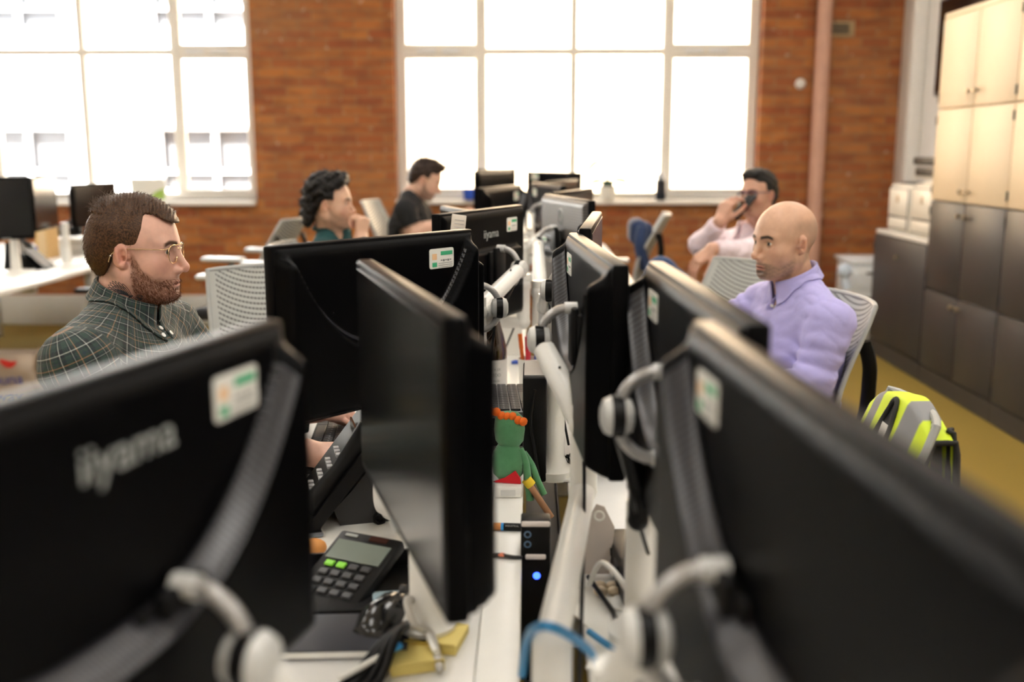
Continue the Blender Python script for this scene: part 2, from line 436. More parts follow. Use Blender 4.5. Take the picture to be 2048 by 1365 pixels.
# cream boxes and a printer on it
M_CRPL = mat('cream_plastic', (0.76, 0.72, 0.64), 0.4, var=0.03)
M_BLACKP = mat('black_plastic', (0.005, 0.0048, 0.005), 0.42, var=0.15, spec=0.18)
M_DKGREY = mat('dark_grey_plastic', (0.035, 0.034, 0.035), 0.45, spec=0.3)
for y0, y1, lb, h in ((7.30, 6.885, 'cream plastic storage box with round shoulders nearest the brick wall', 0.325), (6.865, 6.445, 'cream plastic storage box beside the tall cabinets', 0.34)):
    t = thing('storage_box', lb, 'box', (2.72, (y0 + y1) / 2, 0.895), 0, 'cream boxes on the low cabinet')
    wy = y0 - y1
    MB().box((0, 0, h / 2), (0.40, wy, h), bev=0.035, seg=4).build('shell', M_CRPL, t)
    MB().box((-0.1995, 0, h * 0.62), (0.006, wy - 0.058, h * 0.60)).build('flap_gap', M_DKGREY, t)
    MB().box((-0.1995, 0, h * 0.19), (0.006, wy - 0.058, h * 0.25)).build('drawer_gap', M_DKGREY, t)
    d = MB().box((-0.202, 0, h * 0.62), (0.012, wy - 0.07, h * 0.56), bev=0.006).build('flap', M_CRPL, t)
    MB().box((-0.210, 0, h * 0.70), (0.012, 0.03, 0.05), bev=0.005).build('latch', mat('tan_latch', (0.55, 0.42, 0.28), 0.5), d)
    MB().box((-0.202, 0, h * 0.19), (0.012, wy - 0.07, h * 0.22), bev=0.006).build('drawer', M_CRPL, t)
    MB().box((0.0, 0, h + 0.004), (0.30, wy - 0.10, 0.02), bev=0.008).build('lid', M_DKGREY if y0 > 7 else M_CRPL, t)
t = thing('printer', 'small printer with black open front on the cream boxes', 'printer', (2.77, 6.84, 1.262), 0)
MB().box((0.0, 0, 0.04), (0.34, 0.46, 0.08), bev=0.02).box((0.07, 0, 0.10), (0.2, 0.46, 0.08), bev=0.015).build('casing', M_CRPL, t)
MB().box((-0.04, 0, 0.115), (0.30, 0.43, 0.05), bev=0.012).build('scanner_lid', M_BLACKP, t)
MB().box((-0.172, 0, 0.045), (0.02, 0.36, 0.05), bev=0.006).build('tray_slot', M_BLACKP, t)
MB().box((0.02, -0.1, 0.19), (0.22, 0.20, 0.10), bev=0.01).box((0.0, -0.12, 0.255), (0.12, 0.12, 0.03), bev=0.008).build('paper_feed', M_CRPL, t)
# wall screen
t = thing('wall_screen', 'large black wall screen mounted behind the cream cabinets', 'television', (2.985, 7.08, 1.83))
MB().box((-0.04, 0, 0.335), (0.05, 1.18, 0.67), bev=0.008).build('screen_casing', M_BLACKP, t)
MB().box((-0.066, 0, 0.34), (0.004, 1.15, 0.63)).build('screen', mat('dead_screen', (0.006, 0.006, 0.007), 0.12), t)
MB().box((-0.01, 0, 0.335), (0.03, 0.4, 0.3)).build('wall_bracket', M_DKGREY, t)
# white drawer unit by the back wall
t = thing('drawer_unit', 'white drawer unit with green label between brick pier and grey cabinet', 'drawers', (2.66, 7.98, 0))
MB().box((0, 0, 0.30), (0.42, 0.40, 0.60), bev=0.01).build('carcass', mat('cool_white', (0.80, 0.83, 0.86), 0.4), t)
MB().box((0, 0, 0.615), (0.46, 0.44, 0.03), bev=0.008).build('top_board', MATS['cool_white'], t)
for k in range(3):
    d = MB().box((-0.01, -0.205, 0.11 + 0.19 * k), (0.36, 0.018, 0.17), bev=0.005).build('drawer', MATS['cool_white'], t)
    MB().box((-0.05, -0.218, 0.15 + 0.19 * k), (0.12, 0.016, 0.014), bev=0.004).build('handle', M_DKGREY, d)
MB().box((-0.015, -0.216, 0.37), (0.03, 0.004, 0.20)).build('label', mat('green_label', (0.35, 0.75, 0.25), 0.5), t)
t = tag(MB().ball((0, 0, 0), (0.05, 0.05, 0.06)).tube([(0, 0, -0.06), (0.02, -0.02, -0.14)], 0.03).build('cloth_bundle', mat('pale_blue_cloth', (0.62, 0.72, 0.85), 0.8)), 'pale blue cloth bundle hanging off the white drawer unit', 'cloth')
t.location = (2.38, 7.74, 0.55)
# wall fittings on the brick
t = thing('wall_sensor', 'small round white sensor on the brick left of the pipe', 'sensor', at(1600, 168, YB - 0.001))
MB().lathe([(0.04, 0), (0.042, 0.015), (0.03, 0.03), (0.012, 0.034)], 20, FR((0, 0, 0), (0, -1, 0))).build('sensor_body', M_WHITE, t)
t = thing('air_vent', 'dark air vent in a pale surround high on the brick pier', 'vent', at(1678, 58, YB - 0.001))
MB().box((0, -0.008, 0), (0.24, 0.016, 0.12), bev=0.004).build('surround', mat('vent_mortar', (0.42, 0.30, 0.16), 0.8), t)
g = MB()
for k in range(4): g.box((0, -0.018, -0.03 + 0.02 * k), (0.15, 0.006, 0.012))
g.build('grille', M_GAP, t)

# ------------------------------------------------------------------ desks
M_LAM = mat('white_laminate', (0.74, 0.73, 0.71), 0.35, var=0.03)
M_EDGE = mat('beige_edge', (0.55, 0.47, 0.38), 0.5)
M_WMET = mat('white_metal', (0.80, 0.79, 0.75), 0.32, var=0.03)
M_GMET = mat('grey_metal', (0.55, 0.56, 0.57), 0.4, metal=0.2)
def desk(label, x0, x1, y0, y1, group, z=0.73, name='desk', legs=True):
    t = thing(name, label, 'desk', ((x0 + x1) / 2, (y0 + y1) / 2, 0), 0, group)
    w_, d_ = abs(x1 - x0), abs(y1 - y0)
    top = MB().box((0, 0, z - 0.0125), (w_, d_ - 0.004, 0.025), bev=0.003).build('desktop', M_LAM, t)
    MB().box((w_ / 2 * (1 if x1 > 0 and x0 > -0.01 else -1), 0, z - 0.0125), (0.003, d_ - 0.006, 0.023)).build('edge_band', M_EDGE, top)
    MB().box((0, 0, z - 0.055), (w_ - 0.16, 0.05, 0.05)).build('crossbeam', M_GMET, t)
    for s in (-1, 1):
        for q in (-1, 1):
            MB().box((q * (w_ / 2 - 0.06), s * (d_ / 2 - 0.06), (z - 0.03) / 2), (0.05, 0.05, z - 0.03), bev=0.004).build('leg', M_GMET, t)
    return t
LN = ('nearest the camera', 'in front of the man in the plaid shirt', 'beside the empty mesh chair', 'in front of the man in the black t-shirt', 'under the window')
for k in range(5):
    desk('white left bench desk, %s' % LN[k], -0.075, -0.66, 0.15 + 1.4 * k, 1.55 + 1.4 * k, 'bench desks')
RN = ('nearest the camera', 'beside the chair with the yellow vest', 'in front of the bald man', 'beyond the gap, beige near edge showing', 'under the window')
for k, (a, b) in enumerate(((0.1, 1.5), (1.5, 2.9), (2.9, 4.25), (5.22, 6.6), (6.6, 8.0))):
    d = desk('white right bench desk, %s' % RN[k], 0.085, 0.58, a, b, 'bench desks')
    if k == 3: MB().box((0, -0.69, 0.703), (0.49, 0.006, 0.05)).build('edge_band', M_EDGE, d)
t = thing('cable_rail', 'long white cable rail running between the two rows of desks', 'rail', (-0.042, 4.1, 0))
MB().box((0, 0, 0.742), (0.060, 7.8, 0.03), bev=0.004).build('rail_cover', M_WMET, t)
MB().box((0, 0, 0.68), (0.045, 7.8, 0.09)).build('rail_channel', M_GMET, t)
for k in range(5): MB().box((0, -3.7 + 1.85 * k, 0.32), (0.04, 0.06, 0.64)).build('rail_leg', M_GMET, t)
t = thing('cable_tray', 'dark wire cable tray hanging between the rail and the right desks', 'tray', (0.035, 2.2, 0.50))
MB().box((0, 0, 0), (0.085, 4.0, 0.006)).box((-0.04, 0, 0.03), (0.004, 4.0, 0.06)).box((0.04, 0, 0.03), (0.004, 4.0, 0.06)).build('tray_body', M_DKGREY, t)

# ------------------------------------------------------------------ monitors
M_MON = mat('monitor_plastic', (0.0025, 0.0024, 0.0027), 0.36, var=0.1, vs=60, bump=0.12, bs=900, spec=0.05)
M_SCR = mat('screen_glass', (0.008, 0.008, 0.009), 0.17, var=0.02, spec=0.6)
M_STK = mat('sticker_white', (0.80, 0.79, 0.74), 0.45, var=0.04)
M_GRN = mat('sticker_green', (0.05, 0.42, 0.20), 0.5)
M_PRT = mat('print_grey', (0.16, 0.17, 0.17), 0.6)
M_ORG = mat('print_orange', (0.85, 0.55, 0.30), 0.6)
M_LOGO = mat('logo_grey', (0.36, 0.38, 0.37), 0.4)
def ventmat():
    m = bpy.data.materials.new('vent_slots'); nt, b, out = _nodes(m)
    tc = N(nt, 'ShaderNodeTexCoord'); sp = N(nt, 'ShaderNodeSeparateXYZ'); L(nt, tc.outputs['Object'], sp.inputs[0])
    f = mth(nt, 'FRACT', mth(nt, 'MULTIPLY', sp.outputs[0], 190.0))
    L(nt, mixc(nt, mth(nt, 'GREATER_THAN', f, 0.5), (0.004, 0.004, 0.006), (0.030, 0.030, 0.038)), b.inputs['Base Color'])
    b.inputs['Roughness'].default_value = 0.33
    return m
M_VENT = ventmat()
def ribmat():
    m = bpy.data.materials.new('ribbed_back'); nt, b, out = _nodes(m)
    tc = N(nt, 'ShaderNodeTexCoord'); sp = N(nt, 'ShaderNodeSeparateXYZ'); L(nt, tc.outputs['Object'], sp.inputs[0])
    f = mth(nt, 'FRACT', mth(nt, 'MULTIPLY', sp.outputs[2], 105.0))
    L(nt, mixc(nt, mth(nt, 'GREATER_THAN', f, 0.6), (0.11, 0.10, 0.095), (0.03, 0.028, 0.027)), b.inputs['Base Color'])
    b.inputs['Roughness'].default_value = 0.40
    return m
M_RIB = ribmat()
def sst(a, b, x):
    t = min(max((x - a) / (b - a), 0), 1); return t * t * (3 - 2 * t)
def monitor(label, P, Q, top, view='back', style='swoop', sticker=0, logo=None, H=0.328, group='monitors on the bench', stick_z=-0.052, plate=(0.0, 0.0), vent=0.022):
    P = Vector(P[:2]); Q = Vector(Q[:2])
    W = (P - Q).length
    xd = (P - Q) if view == 'back' else (Q - P)
    c = (P + Q) / 2
    t = thing('monitor', label, 'monitor', (c.x, c.y, top - H / 2), math.atan2(xd.y, xd.x), group)
    yp = 0.016
    MB().box((0, 0.003, 0), (W, 0.026, H), bev=0.005).build('bezel', M_MON, t)
    w2, h2 = W / 2, H / 2
    def zc(u): return h2 - 0.018 - 0.175 * (1 - min(1, abs(u) / (w2 - 0.03)) ** 2.6)
    def dep(u, z):
        e = min(w2 - abs(u), h2 - abs(z)); rim = sst(0, 0.022, e)
        if style == 'swoop':
            b = sst(-0.001, 0.022, zc(u) - z)
            return yp + rim * (0.008 + 0.026 * b)
        if style == 'flat':
            b = sst(0, 0.012, 0.055 - z) * sst(0, 0.02, w2 - 0.06 - abs(u))
            return yp + rim * (0.010 + 0.022 * b)
        b = sst(0.0, 0.05, 0.02 - z)
        return yp + rim * (0.014 + 0.030 * b)
    nu, nv = 96, 64
    def fn(i, j):
        u = (i - 0.5) * (W - 0.006); z = (j - 0.5) * (H - 0.006)
        return (u, dep(u, z) if 0 < i < 1 and 0 < j < 1 else 0.010, z)
    bc = MB().grid(fn, nu, nv).build('back_shell', M_RIB if style == 'ribbed' else M_MON, t, ang=60)
    MB().box((0, -0.0105, 0.002), (W - 0.022, 0.002, H - 0.030)).build('screen', M_SCR, t, smooth=False)
    if style == 'swoop':
        def vf(i, j):
            u = (i - 0.5) * (W - 0.075); z = zc(u) + 0.002 - vent * j
            return (u, dep(u, z) + 0.0022, z)
        MB().grid(vf, 120, 8).build('vent_strip', M_VENT, t)
    by = dep(0, 0) + 0.001
    pu, pz = plate
    MB().box((pu, by + 0.004, pz), (0.10, 0.010, 0.10), bev=0.003).box((pu, by + 0.012, pz), (0.062, 0.012, 0.118), bev=0.004).build('mount_plate', M_BLACKP, t)
    if style == 'ribbed':
        MB().lathe([(0.030, 0), (0.030, 0.002), (0.026, 0.0035), (0.026, 0.001)], 28, FR((0, dep(0, 0.09) - 0.001, 0.095), (0, 1, 0)), caps=(False, False)).build('logo_ring', M_LOGO, t)
        text('logo_lettering', 'DELL', 0.019, M_LOGO, t, Matrix.Translation((0, dep(0, 0.09) + 0.0012, 0.095)) @ Matrix.Rotation(PI, 4, 'Z') @ Matrix.Rotation(PI / 2, 4, 'X'))
        def sf(i, j):
            z = 0.02 - 0.07 * j; u = (i - 0.5) * (W - 0.05)
            return (u, dep(u, z) + 0.0008, z)
        MB().grid(sf, 20, 10).build('smooth_shoulder', M_MON, t, ang=60)
    if sticker:
        su = sticker * (w2 - 0.105); sz = h2 + stick_z
        Ms = Matrix.Translation((su, dep(su, sz) + 0.0004, sz)) @ Matrix.Rotation(PI, 4, 'Z') @ Matrix.Rotation(PI / 2, 4, 'X')
        s = MB().prism(rrect(0.070, 0.040, 0.005), -0.0006, 0.0010, Ms).build('sticker', M_STK, t, smooth=False)
        MB().box((0.014, 0.010, 0.0011), (0.034, 0.008, 0.0006), Ms).box((-0.021, -0.012, 0.0011), (0.013, 0.009, 0.0006), Ms).build('green_print', M_GRN, s, smooth=False)
        g = MB()
        for k in range(5): g.box((-0.001 + 0.0065 * k, -0.004 - 0.0005 * (k % 2), 0.0011), (0.0045, 0.004 if k % 2 else 0.002, 0.0005), Ms)
        for k in range(3): g.box((0.010, -0.010 - 0.004 * k, 0.0011), (0.040, 0.0008, 0.0005), Ms)
        g.build('dark_print', M_PRT, s, smooth=False)
        MB().box((-0.021, 0.004, 0.0011), (0.013, 0.012, 0.0005), Ms).build('orange_print', M_ORG, s, smooth=False)
    if logo:
        text('logo_lettering', logo[0], logo[1], M_LOGO, t, Matrix.Translation((logo[2], dep(logo[2], h2 + logo[3]) + 0.0003, h2 + logo[3])) @ Matrix.Rotation(PI, 4, 'Z') @ Matrix.Rotation(PI / 2, 4, 'X'), sx=1.15)
    MB().box((0.0, -0.0125, -h2 + 0.007), (0.05, 0.002, 0.006)).build('badge', M_LOGO, t, smooth=False)
    xv = xd.normalized(); back = Vector((-xv.y, xv.x))      # +y of the monitor in world
    t['_p'] = 0; del t['_p']
    return t, Vector((c.x, c.y, top - H / 2 + pz)) + Vector((xv.x, xv.y, 0)) * pu + Vector((back.x, back.y, 0)) * (by + 0.018), Vector((back.x, back.y, 0))

MON = {}
MON['A'] = monitor('big black monitor with small white sticker, back turned, just right of the plaid shirt man', (-0.455, 1.757), (-0.131, 2.158), 1.287, sticker=-1, vent=0.008)
MON['B'] = monitor('black monitor showing its dark screen, centre foreground beside the white rail', (-0.253, 1.545), (-0.076, 1.000), 1.287, view='front')
MON['C'] = monitor('blurred black monitor back with logo lettering, bottom left foreground', (-0.425, 0.40), (-0.256, 0.992), 1.287, sticker=-1, logo=('iiyama', 0.040, -0.055, -0.060), stick_z=-0.050, plate=(-0.09, -0.075))
MON['D'] = monitor('black monitor back with grey logo and sticker, behind the plaid shirt man\'s monitor', (-0.246, 2.645), (-0.035, 3.13), 1.287, style='flat', sticker=-1, logo=('iiyama', 0.034, -0.02, -0.070))
_d = MON['D'][0]
MB().box((0.20, 0.0272, 0.125), (0.008, 0.0012, 0.008)).build('red_badge', mat('badge_red', (0.60, 0.03, 0.03), 0.4), _d, smooth=False)
MB().box((0.182, 0.0272, 0.125), (0.022, 0.0012, 0.006)).build('pale_badge', M_STK, _d, smooth=False)
MON['E'] = monitor('large blurred black monitor back with white sticker, bottom right foreground', (0.173, 0.990), (0.228, 0.33), 1.287, sticker=1, plate=(0.12, -0.06))
MON['F'] = monitor('black monitor back with sticker, second from the camera on the right row', (0.192, 1.53), (0.222, 0.965), 1.287, sticker=1)
MON['G'] = monitor('black monitor back with pale sticker, directly left of the bald man', (0.093, 2.065), (0.135, 1.475), 1.287, sticker=1)
MON['H'] = monitor('thin edge-on black monitor showing its pale top edge behind the stickered one', (0.172, 2.60), (0.112, 2.03), 1.298)
MON['I'] = monitor('black monitor with ribbed back and round logo on the right row', (0.068, 3.95), (0.211, 3.44), 1.284, style='ribbed', sticker=1, stick_z=-0.17)
MON['J'] = monitor('black monitor back with curved vent and sticker, beyond the ribbed one', (0.021, 5.72), (0.175, 5.19), 1.275, sticker=1)
MON['K'] = monitor('black monitor with pale sticker near the window, tallest on the right row', (-0.012, 7.2), (0.335, 6.78), 1.305, style='flat', sticker=1, H=0.36, stick_z=-0.035)
MON['L'] = monitor('black monitor angled behind the ribbed one, dark screen showing', (0.09, 4.0), (0.268, 4.52), 1.287, view='front')
MON['Q'] = monitor('black monitor angled between the curved-vent one and the window, right row', (0.095, 5.80), (0.285, 6.30), 1.275, view='front')
MON['M'] = monitor('black monitor back with curved vent and square sticker, far left row', (-0.226, 4.60), (-0.056, 5.12), 1.282, sticker=-1)
MON['N'] = monitor('small dark monitor at the far end of the left row before the window', (-0.37, 7.2), (-0.115, 7.62), 1.318, style='flat')
MON['O'] = monitor('black monitor of which only the top edge shows beside the black t-shirt man', (-0.290, 3.42), (-0.150, 3.05), 1.268, view='front')
MON['R'] = monitor('dark monitor behind the curved-vent one at the far left row', (-0.33, 6.2), (-0.13, 6.72), 1.325, style='flat')
MON['A2'] = monitor('black monitor hidden behind the plaid shirt man\'s big monitor', (-0.190, 2.68), (-0.150, 2.25), 1.235, view='front')

# ------------------------------------------------------------------ monitor arms
M_YOKE = mat('yoke_grey', (0.40, 0.39, 0.38), 0.28, metal=0.35)
M_DISC = mat('pivot_grey', (0.62, 0.62, 0.60), 0.35)
def yoke_parts(t, o, c, n, R=0.056, D=0.050, m=None):
    # half ring standing off the mount plate, pivot wheel at its middle
    c = Vector(c) - o; up = Vector((0, 0, 1)); n = Vector(n)
    pts = [c + up * R * math.cos(a) + n * (0.004 + D * math.sin(a)) for a in [PI * i / 18 for i in range(19)]]
    y = MB().tube(pts, 0.0078, 12).build('yoke', m or M_YOKE, t)
    for s in (1, -1): MB().tube([c + up * s * R - n * 0.012, c + up * s * R + n * 0.010], 0.0105, 12).build('yoke_end', M_DISC, y)
    side = up.cross(n).normalized(); p = c + n * (D + 0.004)
    for q in (1, -1): MB().tube([p - n * 0.021 * q, p - n * 0.017 * q, p - n * 0.008 * q], [0.012, 0.021, 0.025], 24).build('pivot_wheel', M_DISC, t)
    MB().tube([p - n * 0.0078, p + n * 0.0078], 0.0235, 20).box(tuple(p), (0.018, 0.018, 0.052), bev=0.004).build('pivot_band', M_BLACKP, t)
    return p + o
def arm(label, key, elbow, base, r=0.0205, z0=0.73, drop=0.10, ma=None):
    _, c, n = MON[key]; ma = ma or M_WMET
    base = Vector(base); elbow = Vector(elbow)
    t = thing('monitor_bracket', label, 'monitor arm', (base.x, base.y, z0), 0, 'white monitor arms')
    o = Vector((base.x, base.y, z0))
    p = yoke_parts(t, o, c, n)
    d = (elbow - p).normalized()
    a = p + d * 0.012
    MB().tube([a - o, a + d * 0.008 - o, a + d * 0.05 - o, elbow - d * 0.03 - o, elbow - o], [r * 0.75, r * 0.95, r, r * 1.12, r * 1.05], 22).build('upper_arm', ma, t)
    MB().box(tuple(a + d * 0.07 - o + Vector((0, 0, r * 1.02))), (0.004, 0.03, 0.003)).build('arm_slot', M_DKGREY, t)
    MB().ball(tuple(elbow - o), r * 1.3).tube([elbow - o + Vector((0, 0, 0.035)), elbow - o - Vector((0, 0, drop))], r * 1.1, 20).build('elbow_joint', ma, t)
    lo = elbow - Vector((0, 0, drop)); b2 = Vector((base.x, base.y, lo.z))
    MB().tube([lo - o, b2 - o], r * 1.0, 20).build('lower_arm', ma, t)
    for q in (lo, b2): MB().ball(tuple(q - o), r * 1.18).build('lower_joint', ma, t)
    MB().lathe([(0.045, 0), (0.047, 0.02), (0.032, 0.03), (0.024, 0.05), (0.024, b2.z - o.z)], 24).build('base_post', M_WMET, t)
    MB().box((0, 0.02, 0.004), (0.085, 0.12, 0.008), bev=0.003).build('base_plate', M_WMET, t)
    cb = MB().tube(bez([a - o + Vector((0, 0, -0.02)), (a + elbow) / 2 - o + Vector((0.005, 0, -0.055)), elbow - o + Vector((0, 0, -0.05)), Vector((0.035, 0.05, 0.06))], 8), 0.003, 6)
    cb.build('arm_cable', M_BLACKP, t)
    return t
arm('long white monitor arm slanting up to the stickered monitor, centre of the picture', 'G', at(1168, 850, 1.66), (0.028, 1.12, 0), drop=0.115)
arm('white monitor arm with curved yoke holding the foreground right monitor', 'E', (0.080, 0.86, 0.955), (0.105, 0.93, 0), drop=0.09)
arm('white arm with curved yoke on the second monitor of the right row', 'F', (0.150, 1.34, 1.00), (0.165, 1.42, 0), drop=0.05, r=0.013, ma=M_BLACKP)
arm('white arm with pivot wheel behind the edge-on monitor', 'H', (0.045, 2.62, 1.05), (0.055, 2.20, 0), drop=0.12)
arm('white arm with grey yoke on the ribbed monitor', 'I', (0.030, 3.05, 1.03), (0.055, 3.25, 0), drop=0.12)
arm('white arm reaching the curved-vent monitor beyond the ribbed one', 'J', (0.00, 5.0, 1.04), (0.055, 5.26, 0), drop=0.12)
arm('white arm with yoke holding the bottom left foreground monitor', 'C', (-0.17, 0.80, 0.93), (-0.13, 0.86, 0), drop=0.08)
arm('white arm under the logo monitor, left row beyond the plaid shirt man', 'D', (-0.128, 2.48, 1.06), (-0.155, 2.40, 0), drop=0.12)
arm('white arm with pivot wheel peeping out right of the big stickered monitor', 'A2', (-0.135, 2.56, 1.02), (-0.165, 2.64, 0), drop=0.12)
arm('white arm on the far left monitor with square sticker', 'M', (-0.03, 4.65, 1.05), (-0.115, 4.75, 0), drop=0.13)
arm('white arm hidden behind the big monitor beside the plaid shirt man', 'A', (-0.165, 1.72, 1.02), (-0.135, 1.66, 0), drop=0.12)
arm('white arm behind the dark-screened foreground monitor', 'B', (-0.115, 1.40, 1.0), (-0.155, 1.44, 0), drop=0.12)
for k, nm in (('K', 'tall monitor by the window'), ('L', 'angled dark screen on the right row'), ('Q', 'monitor before the window on the right row'), ('N', 'far end monitor of the left row'), ('R', 'dark monitor behind the square-stickered one'), ('O', 'low monitor beside the black t-shirt man')):
    _, c, n = MON[k]
    e = c + n * 0.17 + Vector((0, -0.05, -0.08))
    bx = 0.12 if c.x > 0 else -0.12
    arm('white monitor arm of the %s' % nm, k, e, (bx, c.y + 0.02, 0), drop=0.12)

# ------------------------------------------------------------------ desk pod at the far left
def pod_desk(label, x0, x1, y0, y1):
    return desk(label, x0, x1, y0, y1, 'pod desks')
pod_desk('white desk of the left pod, cut by the left edge of the picture', -4.25, -2.72, 4.98, 6.45)
pod_desk('white desk of the left pod nearest the left window', -4.25, -2.72, 6.45, 7.95)
monitor('black monitor at the left edge of the picture on the far pod', at(-60, 352, 5.75), at(60, 353, 5.95), 1.30, view='front', group='monitors on the left pod', H=0.36)
monitor('black monitor turned sideways, second on the far left pod', at(60, 356, 6.02), at(107, 352, 6.48), 1.292, view='front', group='monitors on the left pod', H=0.32)
monitor('black monitor with bluish screen behind the plaid shirt man\'s head', at(143, 367, 6.95), at(229, 366, 7.38), 1.222, view='front', group='monitors on the left pod', H=0.30)
def stand(label, x, y, z1, lean=(0, 0)):
    t = thing('monitor_stand', label, 'stand', (x, y, 0.73), 0, 'white stands on the left pod')
    h = z1 - 0.73
    MB().tube([(0, 0, 0.012), (lean[0] * 0.5, lean[1] * 0.5, h * 0.55), (lean[0], lean[1], h)], [0.03, 0.026, 0.022], 16).build('stand_post', M_WMET, t)
    MB().lathe([(0.11, 0), (0.11, 0.010), (0.04, 0.016)], 28).build('stand_foot', M_WMET, t)
stand('white stand under the monitor at the left edge', -3.06, 6.03, 0.96)
stand('white stand under the sideways monitor', -2.92, 6.40, 1.0)
stand('tall white stand under the bluish-screened monitor', -3.08, 7.33, 0.96)
t = thing('tablet_stand', 'black desk phone propped on the left pod desk', 'phone', at(52, 520, 6.25)); t.location.z = 0.73
MB().prism([(-0.10, 0), (0.11, 0), (0.09, 0.02), (-0.05, 0.17), (-0.075, 0.165)], -0.09, 0.09, Matrix.Rotation(PI / 2, 4, 'X')).build('phone_body', M_BLACKP, t)
MB().box((0.03, 0, 0.105), (0.19, 0.14, 0.006), TR((0, 0, 0), (0, 0.75, 0))).build('phone_panel', M_DKGREY, t)
MB().tube([(-0.06, 0.07, 0.17), (0.0, 0.075, 0.125), (0.07, 0.07, 0.05)], 0.018, 10).build('handset', M_DKGREY, t)
t = thing('cardboard_box', 'upright tan cardboard box on the left pod desk', 'box', at(97, 520, 6.9)); t.location.z = 0.73
MB().box((0, 0, 0.13), (0.10, 0.14, 0.26), bev=0.003).build('box_body', mat('tan_card', (0.62, 0.40, 0.17), 0.8), t)
MB().box((0, -0.071, 0.13), (0.05, 0.002, 0.26)).build('tape', mat('pack_tape', (0.68, 0.50, 0.27), 0.4), t)
t = thing('paper_stack', 'loose white papers and trays on the left pod beside the plaid shirt man', 'papers', at(168, 520, 7.2)); t.location.z = 0.73
for k in range(6):
    MB().box((0.02 * math.sin(k * 2.1), 0.015 * math.cos(k * 1.7), 0.006 + 0.02 * k), (0.31, 0.23, 0.012), TR((0, 0, 0), (0, 0, 0.12 * math.sin(k * 3))), bev=0.002).build('paper_sheaf', M_STK if k % 2 else M_LAM, t)
t = tag(MB().box((0, 0, 0.035), (0.16, 0.11, 0.07), bev=0.03, seg=4).tube([(-0.05, 0, 0.06), (0, 0, 0.10), (0.06, 0, 0.07)], 0.02).build('headset_case', M_BLACKP), 'black soft case lying on the papers of the left pod', 'case')
t.location = at(143, 487, 7.15); t.location.z = 0.853
t = thing('blue_cup', 'small blue cup on the left pod desk beside the black phone', 'cup', at(60, 462, 6.6)); t.location.z = 0.73
MB().lathe([(0.03, 0), (0.038, 0.10), (0.036, 0.10), (0.028, 0.006)], 20).build('cup_body', mat('cobalt_blue', (0.02, 0.09, 0.55), 0.35), t)

# ------------------------------------------------------------------ bodies: smooth signed-distance figures meshed as one surface
def _v(p): return np.asarray(p, dtype=np.float64)
def cap(p, a, b, ra, rb=None):
    rb = ra if rb is None else rb
    a = _v(a); b = _v(b); ba = b - a; pa = p - a
    t = np.clip(pa @ ba / max(ba @ ba, 1e-12), 0, 1)
    return np.linalg.norm(pa - t[:, None] * ba, axis=1) - (ra + (rb - ra) * t)
def sph(p, c, r): return np.linalg.norm(p - _v(c), axis=1) - r
def ell(p, c, r, R=None):
    q = p - _v(c)
    if R is not None: q = q @ R
    r = _v(r); k0 = np.linalg.norm(q / r, axis=1); k1 = np.linalg.norm(q / (r * r), axis=1)
    return k0 * (k0 - 1) / (k1 + 1e-9)
def smin(a, b, k):
    h = np.clip(0.5 + 0.5 * (b - a) / k, 0, 1)
    return b + (a - b) * h - k * h * (1 - h)
def smax(a, b, k): return -smin(-a, -b, k)
def sstep(a, b, x):
    t = np.clip((x - a) / (b - a), 0, 1); return t * t * (3 - 2 * t)
def rotm(rx=0, ry=0, rz=0):
    return np.array(Matrix.Rotation(rz, 3, 'Z') @ Matrix.Rotation(ry, 3, 'Y') @ Matrix.Rotation(rx, 3, 'X'))
def wob(p, f, s=0.0):
    return (np.sin(p[:, 0] * f * 1.1 + 1.7 * np.sin(p[:, 1] * f * 0.83 + s) + s) * np.sin(p[:, 1] * f * 0.93 + 1.3 * np.sin(p[:, 2] * f * 1.2 + 2 * s) + 1.1) + np.sin(p[:, 2] * f * 1.3 + 1.9 * np.sin(p[:, 0] * f * 0.7 + 0.6) + s)) * 0.5
